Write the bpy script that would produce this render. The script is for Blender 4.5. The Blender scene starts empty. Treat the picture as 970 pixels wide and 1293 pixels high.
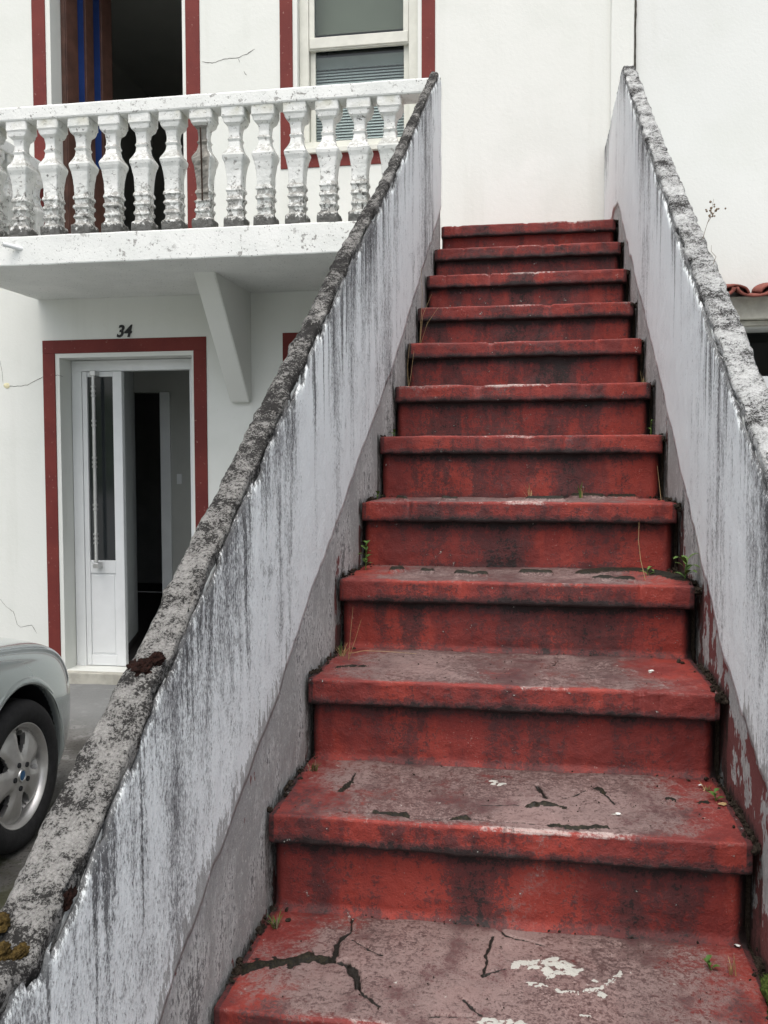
import bpy, bmesh, math, random
import numpy as np
from mathutils import Vector, Matrix, noise as mn
random.seed(7)
R = math.radians
S = bpy.context.scene
COL = S.collection

# ------------------------------------------------------------------ camera
CAM = Vector((0.495868, -1.639786, 1.036596))
FPX, CX, CY = 1160.58, 485.0, 646.5
YAW, PIT, ROL = 0.165952, -0.052534, 0.00183
_f = Vector((-math.sin(YAW) * math.cos(PIT), math.cos(YAW) * math.cos(PIT), math.sin(PIT)))
_r = Vector((math.cos(YAW), math.sin(YAW), 0))
_d = _f.cross(_r)
RT = _r * math.cos(ROL) + _d * math.sin(ROL)
DN = -_r * math.sin(ROL) + _d * math.cos(ROL)
cam_data = bpy.data.cameras.new('camera')
cam = bpy.data.objects.new('camera', cam_data)
COL.objects.link(cam)
cam_data.sensor_fit = 'VERTICAL'
cam_data.sensor_height = 36.0
cam_data.lens = FPX / 1293.0 * 36.0
cam_data.clip_start = 0.02
cam_data.clip_end = 3000
m3 = Matrix((RT, -DN, -_f)).transposed()
cam.matrix_world = Matrix.Translation(CAM) @ m3.to_4x4()
S.camera = cam
S.render.resolution_x, S.render.resolution_y = 768, 1024

# ------------------------------------------------------------------ world, sun, exposure
SUN_EL, SUN_AZ = 68.0, 184.0            # azimuth clockwise from +Y
world = bpy.data.worlds.new('World')
S.world = world
world.use_nodes = True
wn = world.node_tree
wn.nodes.clear()
sky = wn.nodes.new('ShaderNodeTexSky')
sky.sky_type = 'NISHITA'
sky.sun_disc = False
sky.sun_elevation = R(SUN_EL)
sky.sun_rotation = R(SUN_AZ)
sky.air_density = 1.0
sky.dust_density = 6.0
sky.ozone_density = 1.0
hs = wn.nodes.new('ShaderNodeHueSaturation')
hs.inputs['Saturation'].default_value = 0.50   # an overcast, nearly white sky
bg = wn.nodes.new('ShaderNodeBackground')
bg.inputs['Strength'].default_value = 0.15
wo = wn.nodes.new('ShaderNodeOutputWorld')
wn.links.new(sky.outputs[0], hs.inputs['Color'])
wn.links.new(hs.outputs[0], bg.inputs[0])
wn.links.new(bg.outputs[0], wo.inputs[0])
sd = bpy.data.lights.new('sun', 'SUN')
sd.energy = 0.6
sd.angle = R(70)
sd.color = (1.0, 0.97, 0.93)
sun = bpy.data.objects.new('sun', sd)
COL.objects.link(sun)
sdir = Vector((math.sin(R(SUN_AZ)) * math.cos(R(SUN_EL)), math.cos(R(SUN_AZ)) * math.cos(R(SUN_EL)), math.sin(R(SUN_EL))))
sun.rotation_euler = sdir.to_track_quat('Z', 'Y').to_euler()
sun.location = sdir * 20
S.view_settings.view_transform = 'Standard'
S.view_settings.look = 'None'
S.view_settings.gamma = 1
S.view_settings.exposure = 0.76
S.view_settings.use_curve_mapping = False
S.render.filter_size = 1.25
S.cycles.max_bounces = 6
S.cycles.diffuse_bounces = 3
S.cycles.glossy_bounces = 3
S.cycles.transmission_bounces = 4

# ------------------------------------------------------------------ helpers
def ray(u, v):
    return RT * ((u - CX) / FPX) + DN * ((v - CY) / FPX) + _f
def on_z(u, v, z):
    d = ray(u, v); return CAM + d * ((z - CAM.z) / d.z)
def on_y(u, v, y):
    d = ray(u, v); return CAM + d * ((y - CAM.y) / d.y)
def on_x(u, v, x):
    d = ray(u, v); return CAM + d * ((x - CAM.x) / d.x)

def link(name, me, mat=None, parent=None, smooth=False):
    o = bpy.data.objects.new(name, me)
    COL.objects.link(o)
    if mat is not None:
        if not isinstance(mat, (list, tuple)): mat = [mat]
        if len(me.materials) == 0:
            for m in mat: me.materials.append(m)
    if parent is not None: o.parent = parent
    if smooth:
        me.polygons.foreach_set('use_smooth', [True] * len(me.polygons))
    return o

def mesh(name, v, f, mat=None, parent=None, smooth=False):
    me = bpy.data.meshes.new(name)
    me.from_pydata([tuple(p) for p in v], [], f)
    me.update()
    return link(name, me, mat, parent, smooth)

def from_bm(name, bm, mat=None, parent=None, smooth=False):
    bmesh.ops.recalc_face_normals(bm, faces=bm.faces)
    me = bpy.data.meshes.new(name)
    bm.to_mesh(me); bm.free()
    return link(name, me, mat, parent, smooth)

def box_into(bm, x0, x1, y0, y1, z0, z1, bev=0.0, seg=2):
    r = bmesh.ops.create_cube(bm, size=1)
    for v in r['verts']:
        v.co = Vector(((x0 + x1) / 2 + v.co.x * (x1 - x0), (y0 + y1) / 2 + v.co.y * (y1 - y0), (z0 + z1) / 2 + v.co.z * (z1 - z0)))
    if bev > 0:
        es = list({e for v in r['verts'] for e in v.link_edges})
        bmesh.ops.bevel(bm, geom=es, offset=bev, segments=seg, affect='EDGES', profile=0.5)

def box(name, x0, x1, y0, y1, z0, z1, mat, parent=None, bev=0.0, seg=2):
    bm = bmesh.new()
    box_into(bm, x0, x1, y0, y1, z0, z1, bev, seg)
    return from_bm(name, bm, mat, parent)

def rough_box(name, x0, x1, y0, y1, z0, z1, mat, parent, step=0.03, amp=0.003, bev=0.008, freq=18.0):
    """a box with small bevels whose faces and edges wander like hand-floated render"""
    bm = bmesh.new()
    box_into(bm, x0, x1, y0, y1, z0, z1, bev, 2)
    for ax, a, b in ((0, x0, x1), (1, y0, y1), (2, z0, z1)):
        n = int((b - a) / step)
        for k in range(1, n):
            c = a + (b - a) * k / n
            co = [0, 0, 0]; co[ax] = c
            no = [0, 0, 0]; no[ax] = 1
            bmesh.ops.bisect_plane(bm, geom=bm.verts[:] + bm.edges[:] + bm.faces[:], plane_co=co, plane_no=no)
    for v in bm.verts:
        n = mn.noise_vector(v.co * freq) + 0.5 * mn.noise_vector(v.co * freq * 2.7)
        v.co += n * amp
    return from_bm(name, bm, mat, parent)

def empty(name, loc=(0, 0, 0)):
    o = bpy.data.objects.new(name, None)
    COL.objects.link(o); o.location = loc
    o.empty_display_size = 0.1
    return o

def tag(o, label=None, cat=None, group=None, kind=None):
    if label: o['label'] = label
    if cat: o['category'] = cat
    if group: o['group'] = group
    if kind: o['kind'] = kind
    return o

def tube_into(bm, pts, rad, seg=8, cap=True):
    """tube through pts (Vectors) with radius or list of radii"""
    pts = [Vector(p) for p in pts]
    if not isinstance(rad, (list, tuple)): rad = [rad] * len(pts)
    rings = []
    for i, p in enumerate(pts):
        a = pts[max(i - 1, 0)]; b = pts[min(i + 1, len(pts) - 1)]
        t = (b - a).normalized()
        up = Vector((0, 0, 1)) if abs(t.z) < 0.9 else Vector((1, 0, 0))
        s = t.cross(up).normalized(); w = s.cross(t)
        rings.append([bm.verts.new(p + (s * math.cos(2 * math.pi * k / seg) + w * math.sin(2 * math.pi * k / seg)) * rad[i]) for k in range(seg)])
    for i in range(len(rings) - 1):
        for k in range(seg):
            bm.faces.new((rings[i][k], rings[i][(k + 1) % seg], rings[i + 1][(k + 1) % seg], rings[i + 1][k]))
    if cap:
        bm.faces.new(rings[0][::-1]); bm.faces.new(rings[-1])

def grid_faces(nu, nv, off=0):
    a = np.arange(nu * nv).reshape(nu, nv) + off
    return np.stack([a[:-1, :-1], a[1:, :-1], a[1:, 1:], a[:-1, 1:]], -1).reshape(-1, 4).tolist()

def color_attr(me, name, arr):
    at = me.attributes.new(name, 'FLOAT_COLOR', 'POINT')
    a = np.ones((len(me.vertices), 4), np.float32)
    a[:, :arr.shape[1]] = arr
    at.data.foreach_set('color', a.ravel())

def fb(x, y, z, oct=4, H=0.9):
    return mn.fractal(Vector((x, y, z)), H, 2.1, oct)

# ------------------------------------------------------------------ material kit
class Mat:
    def __init__(s, name, rough=0.8, spec=0.3, metal=0.0):
        s.m = bpy.data.materials.new(name); s.m.use_nodes = True
        s.t = s.m.node_tree; s.n = s.t.nodes; s.l = s.t.links
        s.b = s.n['Principled BSDF']
        s.b.inputs['Roughness'].default_value = rough
        s.b.inputs['Specular IOR Level'].default_value = spec
        s.b.inputs['Metallic'].default_value = metal
        s._p = None
    def P(s):
        if s._p is None: s._p = s.n.new('ShaderNodeNewGeometry').outputs['Position']
        return s._p
    def put(s, sock, v):
        if hasattr(v, 'is_output') or isinstance(v, bpy.types.NodeSocket): s.l.new(v, sock)
        elif isinstance(v, (tuple, list)):
            sock.default_value = tuple(v) + ((1,) if len(sock.default_value) == 4 and len(v) == 3 else ())
        else: sock.default_value = v
    def vec(s, scale=(1, 1, 1), loc=(0, 0, 0)):
        n = s.n.new('ShaderNodeMapping')
        n.inputs['Scale'].default_value = scale; n.inputs['Location'].default_value = loc
        s.l.new(s.P(), n.inputs['Vector']); return n.outputs[0]
    def noise(s, scale=5, detail=4, rough=0.55, vec=None, dist=0.0, lac=2.0):
        n = s.n.new('ShaderNodeTexNoise')
        n.inputs['Scale'].default_value = scale; n.inputs['Detail'].default_value = detail
        n.inputs['Roughness'].default_value = rough; n.inputs['Distortion'].default_value = dist
        n.inputs['Lacunarity'].default_value = lac
        s.l.new(vec if vec is not None else s.P(), n.inputs['Vector']); return n.outputs[0]
    def voro(s, scale=5, vec=None, feat='F1', rand=1.0):
        n = s.n.new('ShaderNodeTexVoronoi'); n.feature = feat
        n.inputs['Scale'].default_value = scale; n.inputs['Randomness'].default_value = rand
        s.l.new(vec if vec is not None else s.P(), n.inputs['Vector']); return n.outputs['Distance']
    def step(s, v, a, b, lo=0.0, hi=1.0):
        n = s.n.new('ShaderNodeMapRange'); n.interpolation_type = 'SMOOTHSTEP' if a != b else 'LINEAR'
        s.put(n.inputs[0], v); n.inputs[1].default_value = a; n.inputs[2].default_value = b
        n.inputs[3].default_value = lo; n.inputs[4].default_value = hi; return n.outputs[0]
    def math(s, op, a, b=0.0, clamp=False):
        n = s.n.new('ShaderNodeMath'); n.operation = op; n.use_clamp = clamp
        s.put(n.inputs[0], a); s.put(n.inputs[1], b); return n.outputs[0]
    def mul(s, a, b): return s.math('MULTIPLY', a, b)
    def add(s, a, b): return s.math('ADD', a, b)
    def mix(s, fac, a, b, mode='MIX'):
        n = s.n.new('ShaderNodeMix'); n.data_type = 'RGBA'; n.blend_type = mode
        s.put(n.inputs[0], fac); s.put(n.inputs[6], a); s.put(n.inputs[7], b); return n.outputs[2]
    def attr(s, name):
        n = s.n.new('ShaderNodeAttribute'); n.attribute_name = name
        k = s.n.new('ShaderNodeSeparateColor'); s.l.new(n.outputs['Color'], k.inputs[0])
        return k.outputs[0], k.outputs[1], k.outputs[2]
    def xyz(s):
        k = s.n.new('ShaderNodeSeparateXYZ'); s.l.new(s.P(), k.inputs[0]); return k.outputs
    def normal_z(s):
        g = s.n.new('ShaderNodeNewGeometry'); k = s.n.new('ShaderNodeSeparateXYZ'); s.l.new(g.outputs['Normal'], k.inputs[0]); return k.outputs[2]
    def bump(s, h, strength=0.5, dist=0.01, prev=None):
        n = s.n.new('ShaderNodeBump'); n.inputs['Strength'].default_value = strength; n.inputs['Distance'].default_value = dist
        s.l.new(h, n.inputs['Height'])
        if prev is not None: s.l.new(prev, n.inputs['Normal'])
        s.l.new(n.outputs[0], s.b.inputs['Normal']); return n.outputs[0]
    def color(s, c): s.put(s.b.inputs['Base Color'], c); return s
    def rough(s, r): s.put(s.b.inputs['Roughness'], r); return s

def simple(name, col, rough=0.6, spec=0.4, metal=0.0, var=0.12, sc=8.0, bmp=0.0):
    M = Mat(name, rough, spec, metal)
    n = M.noise(sc, 5, 0.6)
    M.color(M.mix(M.step(n, 0.3, 0.7), tuple(c * (1 - var) for c in col), tuple(min(1, c * (1 + var)) for c in col)))
    if bmp: M.bump(M.noise(sc * 12, 4, 0.6), bmp, 0.004)
    return M.m

# facade render: off-white paint, faint yellow and grey weathering
def facade_mat(name, a, b, seed=0.0):
    M = Mat(name, 0.85, 0.2)
    big = M.noise(0.7, 3, 0.6, M.vec((1, 1, 0.6), (seed, 0, 0)))
    c = M.mix(M.step(big, 0.3, 0.7), a, b)
    st = M.noise(4, 4, 0.6, M.vec((1.6, 1, 0.12), (seed, 3, 0)))
    c = M.mix(M.mul(M.step(st, 0.55, 0.80), 0.16), c, (0.42, 0.43, 0.36))
    pt = M.noise(2.2, 4, 0.6, M.vec((1, 1, 1), (seed + 2, 0, 5)))
    c = M.mix(M.mul(M.step(pt, 0.46, 0.66), 0.34), c, (0.62, 0.645, 0.60))
    n = M.noise(55, 3, 0.65)
    c = M.mix(M.mul(M.step(n, 0.69, 0.76), 0.22), c, (0.3, 0.3, 0.27))
    M.color(c)
    M.bump(n, 0.20, 0.006)
    return M.m
FACADE = facade_mat('house_render', (0.675, 0.695, 0.655), (0.72, 0.735, 0.70))
NEIGH = facade_mat('neighbour_render', (0.66, 0.68, 0.655), (0.705, 0.725, 0.70), 5.0)

# balcony paint: white, chipped and specked with mould
def balcony_mat():
    M = Mat('balcony_paint', 0.8, 0.25)
    nz = M.normal_z()
    c = M.mix(M.step(M.noise(4, 4), 0.3, 0.7), (0.68, 0.70, 0.675), (0.75, 0.765, 0.74))
    chip = M.step(M.noise(26, 5, 0.70, dist=0.4), 0.585, 0.63)
    zone = M.step(M.noise(2.6, 3, 0.5, M.vec((1, 1, 1), (4, 0, 1))), 0.36, 0.56)
    chip = M.mul(M.mul(chip, zone), M.step(nz, -0.9, -0.5))
    c = M.mix(M.mul(chip, 0.8), c, (0.22, 0.215, 0.20))
    sp = M.step(M.noise(85, 3, 0.7), 0.63, 0.69)
    c = M.mix(M.mul(sp, 0.75), c, (0.07, 0.07, 0.065))
    led = M.mul(M.step(nz, 0.35, 0.8), M.step(M.noise(30, 5, 0.7), 0.40, 0.58))
    c = M.mix(M.mul(led, 0.8), c, (0.17, 0.165, 0.145))
    M.color(c)
    M.bump(M.add(M.noise(70, 5, 0.65), M.mul(chip, -0.8)), 0.4, 0.006)
    return M.m
BALC = balcony_mat()
def baluster_mat():
    M = Mat('baluster_paint', 0.82, 0.25)
    at = M.attr('ma')          # r = lower weathering
    nz = M.normal_z()
    c = M.mix(M.step(M.noise(6, 4), 0.3, 0.7), (0.62, 0.64, 0.615), (0.78, 0.79, 0.765))
    chip = M.step(M.add(M.noise(38, 6, 0.65, dist=0.5), M.mul(at[0], 0.14)), 0.605, 0.65)
    c = M.mix(M.mul(chip, 0.75), c, (0.28, 0.275, 0.255))
    led = M.mul(M.step(nz, 0.2, 0.7), M.step(M.noise(45, 5, 0.7), 0.38, 0.55))
    c = M.mix(M.mul(led, 0.85), c, (0.20, 0.195, 0.17))
    blk = M.step(M.add(M.noise(30, 5, 0.75, M.vec((1, 1, 1), (2, 7, 0))), M.add(M.mul(at[1], 0.30), M.mul(at[0], 0.05))), 0.60, 0.68)
    c = M.mix(M.mul(blk, 0.9), c, (0.065, 0.065, 0.06))
    yel = M.mul(M.step(M.noise(9, 4), 0.45, 0.65), M.step(at[2], 0.1, 0.9))
    c = M.mix(M.mul(yel, 0.5), c, (0.46, 0.45, 0.33))
    M.color(c)
    M.bump(M.add(M.noise(90, 5, 0.65), M.mul(chip, -0.8)), 0.45, 0.006)
    return M.m
BALU = baluster_mat()
CONC = simple('bare_concrete', (0.27, 0.26, 0.235), 0.95, 0.15, 0, 0.3, 14, 0.6)

def trim_mat():
    M = Mat('red_trim_paint', 0.7, 0.3)
    c = M.mix(M.step(M.noise(5, 5, 0.6), 0.3, 0.7), (0.125, 0.021, 0.018), (0.160, 0.029, 0.023))
    c = M.mix(M.mul(M.step(M.noise(45, 4, 0.6), 0.64, 0.72), 0.5), c, (0.34, 0.20, 0.18))
    M.color(c); M.bump(M.noise(110, 4, 0.6), 0.2, 0.004); return M.m
TRIM = trim_mat()

# red stair paint
def stair_mat():
    M = Mat('red_stair_paint', 0.72, 0.3)
    wear, grime, edge = M.attr('ma')
    crack, moss, white = M.attr('mb')
    big = M.noise(3.0, 3, 0.6, M.vec((1.2, 1, 0.55)))
    med = M.noise(13, 4, 0.65, M.vec((1, 1, 0.7)))
    fine = M.noise(70, 4, 0.78)
    grit = M.noise(190, 3, 0.80)
    sz = lambda v: M.math('SUBTRACT', v, 0.5)
    fz, mz, bz, gz = sz(fine), sz(med), sz(big), sz(grit)
    c = M.mix(M.step(M.add(med, M.mul(gz, 0.5)), 0.36, 0.64), (0.150, 0.026, 0.023), (0.215, 0.035, 0.029))
    # fresher paint where nobody treads and no water runs
    br = M.step(M.add(M.noise(3.2, 4, 0.65, M.vec((1.6, 1, 0.5), (3.3, 0, 0))), M.mul(fz, 0.22)), 0.50, 0.58)
    c = M.mix(M.mul(br, 0.70), c, (0.290, 0.043, 0.030))
    # grey-mauve film of cement, lichen and foot dirt
    k = M.add(M.add(wear, M.mul(mz, 0.8)), M.add(M.mul(bz, 1.6), M.add(M.mul(fz, 1.0), M.mul(gz, 0.8))))
    w = M.step(k, 0.34, 0.86)
    gr = M.mix(M.step(M.add(M.add(big, M.mul(gz, 1.3)), M.mul(fz, 1.3)), 0.30, 0.72), (0.058, 0.042, 0.040), (0.205, 0.156, 0.146))
    c = M.mix(M.mul(w, 0.90), c, gr)
    # pale scuffs on the nosing edge, scattered chips and black pits
    e = M.step(M.add(edge, M.add(M.mul(fz, 1.5), M.mul(bz, 2.0))), 0.60, 0.98)
    c = M.mix(M.mul(e, 0.68), c, (0.50, 0.41, 0.38))
    c = M.mix(M.mul(M.step(M.add(grit, M.mul(mz, 0.4)), 0.66, 0.74), 0.6), c, (0.42, 0.34, 0.31))
    c = M.mix(M.mul(M.step(M.math('SUBTRACT', grit, M.mul(mz, 0.3)), 0.36, 0.29), 0.8), c, (0.026, 0.017, 0.016))
    # rain-washed dirt and mildew with their own ragged shape
    st = M.noise(5.5, 4, 0.7, M.vec((1.4, 1, 0.42), (2, 0, 4)))
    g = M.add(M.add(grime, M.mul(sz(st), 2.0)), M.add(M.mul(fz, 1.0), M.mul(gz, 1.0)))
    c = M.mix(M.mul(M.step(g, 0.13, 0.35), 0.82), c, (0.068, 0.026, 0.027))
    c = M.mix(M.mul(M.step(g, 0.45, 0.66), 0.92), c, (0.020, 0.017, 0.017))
    wh = M.step(M.add(white, M.add(M.mul(fz, 1.7), M.add(M.mul(gz, 1.0), M.mul(sz(M.noise(38, 3, 0.6)), 1.6)))), 0.52, 0.60)
    c = M.mix(M.mul(wh, 0.85), c, (0.44, 0.45, 0.41))
    ck = M.step(M.add(crack, M.mul(fz, 0.5)), 0.35, 0.6)
    c = M.mix(ck, c, (0.010, 0.008, 0.006))
    ms = M.step(M.add(moss, M.mul(fz, 0.9)), 0.40, 0.58)
    c = M.mix(ms, c, M.mix(M.step(grit, 0.42, 0.66), (0.006, 0.005, 0.003), (0.022, 0.018, 0.007)))
    M.color(c)
    M.rough(M.step(med, 0.3, 0.7, 0.5, 0.8))
    M.bump(M.add(fine, M.mul(grit, 0.6)), 0.5, 0.006)
    return M.m
STAIR = stair_mat()

# lime plaster of the parapets, with black rain streaks
def plaster_mat(name, dark, seed, whitec=(0.63, 0.66, 0.70)):
    dark_k = 0.0 if dark > -0.1 else -0.06
    M = Mat(name, 0.88, 0.2)
    top, low, patch = M.attr('ma')
    gran = M.noise(240, 3, 0.85, M.vec((1, 1, 0.50), (0, seed, 0)))
    med = M.noise(34, 4, 0.78, M.vec((1, 1, 0.34), (0, seed, 0)))
    s1 = M.noise(8, 4, 0.62, M.vec((1, 1, 0.07), (0, seed, 0)), dist=0.3)
    zone = M.noise(1.7, 3, 0.55, M.vec((1, 1, 0.5), (0, seed + 9, 2)))
    sz = lambda v: M.math('SUBTRACT', v, 0.5)
    g = sz(gran)
    field = M.add(M.add(M.mul(sz(s1), 1.8), M.mul(sz(zone), 2.2)), M.add(M.mul(top, 0.24), M.mul(sz(med), 1.3)))
    a = M.step(M.add(field, M.mul(g, 1.8)), 0.0 - dark, 0.58 - dark)
    c = M.mix(M.mul(a, 0.86), whitec, (0.195, 0.200, 0.205))
    b = M.step(M.add(field, M.mul(g, 2.2)), 0.52 - dark, 0.92 - dark)
    c = M.mix(M.mul(b, 0.85), c, (0.040, 0.040, 0.044))
    run = M.add(M.add(M.noise(20, 3, 0.7, M.vec((1, 1, 0.025), (0, seed + 3, 0)), dist=0.15), M.mul(top, 0.26)), M.add(M.mul(g, 0.35), M.mul(sz(zone), 0.5)))
    c = M.mix(M.mul(M.step(run, 0.70, 0.84), 0.85), c, (0.055, 0.056, 0.058))
    fk = M.add(M.mul(g, -1.0), M.mul(sz(med), -0.25))
    c = M.mix(M.mul(M.step(fk, 0.08, 0.18), 0.75), c, tuple(min(0.84, x * 1.06) for x in whitec))
    dk = M.add(M.mul(g, 1.0), M.mul(field, 0.16))
    c = M.mix(M.mul(M.step(dk, 0.11, 0.22), 0.60), c, (0.085, 0.085, 0.088))
    bl = M.add(M.noise(7, 5, 0.75, M.vec((1, 1, 0.8), (0, seed + 21, 4))), M.add(M.mul(g, 0.5), dark_k))
    c = M.mix(M.mul(M.step(bl, 0.60, 0.70), 0.6), c, (0.13, 0.135, 0.14))
    fl = M.step(M.add(patch, M.add(M.mul(sz(med), 1.5), M.mul(g, 0.4))), 0.56, 0.60)
    c = M.mix(M.mul(fl, 0.8), c, (0.31, 0.315, 0.305))
    M.color(c)
    M.bump(M.add(gran, M.mul(med, 1.6)), 0.5, 0.006)
    return M.m
PLAST_L = plaster_mat('plaster_streaked', 0.0, 0.0, (0.775, 0.82, 0.82))
PLAST_R = plaster_mat('plaster_pale', -0.12, 13.0, (0.775, 0.82, 0.82))

def band_mat():
    M = Mat('cement_band', 0.92, 0.15)
    top, low, red = M.attr('ma')
    sz = lambda v: M.math('SUBTRACT', v, 0.5)
    fine = M.noise(120, 4, 0.85, M.vec((1, 1, 0.6))); med = M.noise(18, 4, 0.7, M.vec((1, 1, 0.4)))
    big = M.noise(3, 3, 0.6)
    c = M.mix(M.step(M.add(big, M.mul(sz(med), 0.9)), 0.36, 0.64), (0.34, 0.345, 0.335), (0.60, 0.61, 0.595))
    c = M.mix(M.mul(M.step(M.add(fine, M.add(M.mul(sz(med), 0.8), M.mul(sz(big), 0.7))), 0.50, 0.66), 0.80), c, (0.070, 0.070, 0.070))
    c = M.mix(M.mul(M.step(fine, 0.44, 0.36), 0.7), c, (0.62, 0.63, 0.61))
    pn = M.noise(6.5, 5, 0.68, M.vec((1, 1, 0.7), (1, 4, 2)))
    r = M.step(M.add(red, M.mul(sz(pn), 3.0)), 0.58, 0.63)
    c = M.mix(M.mul(r, 0.9), c, (0.150, 0.030, 0.027))
    g = M.step(M.add(low, M.add(M.mul(sz(med), 1.2), M.mul(sz(fine), 0.6))), 0.62, 0.95)
    c = M.mix(M.mul(g, 0.85), c, (0.035, 0.03, 0.026))
    M.color(c)
    M.bump(M.add(fine, med), 0.6, 0.008)
    return M.m
BAND = band_mat()

def coping_mat(name, base, pale, palek, darkk):
    M = Mat(name, 0.95, 0.12)
    tone = M.attr('ma')[0]
    sz = lambda v: M.math('SUBTRACT', v, 0.5)
    fine = M.noise(230, 4, 0.85); med = M.noise(48, 5, 0.82); big = M.noise(8, 3, 0.6)
    f = M.add(M.add(M.mul(sz(big), 2.0), M.mul(sz(med), 2.1)), M.mul(sz(fine), 2.6))
    f = M.add(f, M.mul(tone, -0.22))
    c = M.mix(M.step(f, -0.25, 0.20), pale, base)
    c = M.mix(M.mul(M.step(f, 0.06 - darkk, 0.40 - darkk), 0.92), c, (0.026, 0.025, 0.024))
    c = M.mix(M.mul(M.step(f, -0.40 + palek, -0.62 + palek), 0.7), c, tuple(min(0.75, x * 1.5) for x in pale))
    M.color(c)
    M.bump(M.add(M.mul(med, 1.2), M.mul(fine, 0.7)), 0.9, 0.010)
    return M.m
COPE_L = coping_mat('coping_grey', (0.095, 0.092, 0.087), (0.26, 0.256, 0.242), 0.06, 0.24)
COPE_R = coping_mat('coping_lichen', (0.19, 0.19, 0.186), (0.45, 0.46, 0.45), 0.10, 0.18)

def moss_mat(name, a, b):
    M = Mat(name, 0.95, 0.1)
    c = M.mix(M.step(M.noise(180, 4, 0.7), 0.35, 0.65), a, b)
    c = M.mix(M.mul(M.step(M.noise(40, 4), 0.5, 0.7), 0.5), c, tuple(x * 0.4 for x in a))
    M.color(c); M.bump(M.noise(320, 3, 0.7), 0.9, 0.006); return M.m
MOSS_BROWN = moss_mat('moss_brown', (0.010, 0.005, 0.004), (0.026, 0.011, 0.008))
MOSS_GOLD = moss_mat('moss_gold', (0.040, 0.026, 0.008), (0.100, 0.068, 0.022))
MOSS_GREEN = moss_mat('moss_green', (0.035, 0.055, 0.012), (0.11, 0.15, 0.035))
SOIL = moss_mat('black_soil', (0.020, 0.016, 0.012), (0.055, 0.043, 0.033))
def leaf_mat(name, a, b):
    M = Mat(name, 0.55, 0.35)
    M.color(M.mix(M.step(M.noise(30, 3), 0.3, 0.7), a, b)); return M.m
LEAF = leaf_mat('weed_leaf', (0.055, 0.115, 0.020), (0.105, 0.185, 0.040))
STRAW = leaf_mat('dry_straw', (0.30, 0.20, 0.09), (0.42, 0.31, 0.16))
TWIG = leaf_mat('dry_twig', (0.12, 0.085, 0.055), (0.20, 0.15, 0.10))

def ground_mat():
    M = Mat('yard_concrete', 0.9, 0.2)
    x, y, z = M.xyz()
    med = M.noise(9, 7, 0.68); fine = M.noise(70, 5, 0.7)
    c = M.mix(M.step(M.noise(2.2, 5, 0.6), 0.32, 0.68), (0.050, 0.048, 0.044), (0.12, 0.118, 0.112))
    c = M.mix(M.mul(M.step(med, 0.54, 0.66), 0.7), c, (0.19, 0.19, 0.185))
    c = M.mix(M.mul(M.step(fine, 0.52, 0.68), 0.8), c, (0.018, 0.017, 0.015))
    ms = M.mul(M.step(M.noise(4, 6, 0.65, M.vec((1, 1, 1), (3, 8, 0))), 0.48, 0.62), M.step(y, 2.6, 1.6))
    c = M.mix(M.mul(ms, 0.8), c, (0.030, 0.032, 0.012))
    far = M.math('MAXIMUM', M.step(y, -0.8, -2.2), M.step(x, 1.1, 1.6))
    far = M.math('MAXIMUM', far, M.step(x, -4.2, -5.2))
    c = M.mix(far, c, M.mix(M.step(med, 0.35, 0.65), (0.22, 0.22, 0.21), (0.30, 0.30, 0.285)))
    c = M.mix(M.mul(M.step(y, 2.9, 3.5), 0.6), c, (0.24, 0.25, 0.25))
    M.color(c); M.bump(M.add(med, M.mul(fine, 0.8)), 0.7, 0.012); return M.m
GROUND = ground_mat()
WHITE_PVC = simple('white_door_paint', (0.70, 0.72, 0.72), 0.42, 0.45, 0, 0.04, 5)
CREAM = simple('cream_sash_paint', (0.62, 0.625, 0.56), 0.55, 0.35, 0, 0.07, 9, 0.15)
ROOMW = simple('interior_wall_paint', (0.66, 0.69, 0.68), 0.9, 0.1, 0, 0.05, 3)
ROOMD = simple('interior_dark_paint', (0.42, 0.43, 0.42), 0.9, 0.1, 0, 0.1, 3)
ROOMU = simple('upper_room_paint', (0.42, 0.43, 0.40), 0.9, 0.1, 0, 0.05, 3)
FLOORD = simple('dark_floor_tile', (0.05, 0.045, 0.043), 0.35, 0.4, 0, 0.2, 6)
BROWN = simple('brown_door_wood', (0.075, 0.036, 0.026), 0.45, 0.4, 0, 0.25, 12, 0.15)
BLACK = simple('black_enamel', (0.012, 0.012, 0.012), 0.4, 0.4)
DARKGAP = simple('crack_dark', (0.07, 0.065, 0.055), 0.95, 0.1)
METAL = simple('brushed_steel', (0.55, 0.55, 0.54), 0.32, 0.5, 0.85, 0.08, 20)
TILE = simple('roof_terracotta', (0.19, 0.064, 0.05), 0.85, 0.2, 0, 0.3, 9, 0.5)
BEIGE = simple('beige_render', (0.40, 0.39, 0.34), 0.9, 0.2, 0, 0.18, 9, 0.4)
BLUEGL = simple('blue_pane', (0.018, 0.045, 0.17), 0.12, 0.6, 0, 0.25, 3)
BLINDM = simple('blind_fabric', (0.27, 0.27, 0.22), 0.8, 0.2, 0, 0.06, 3)
SLATM = simple('blind_slat', (0.76, 0.78, 0.77), 0.6, 0.3, 0, 0.05, 3)
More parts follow.
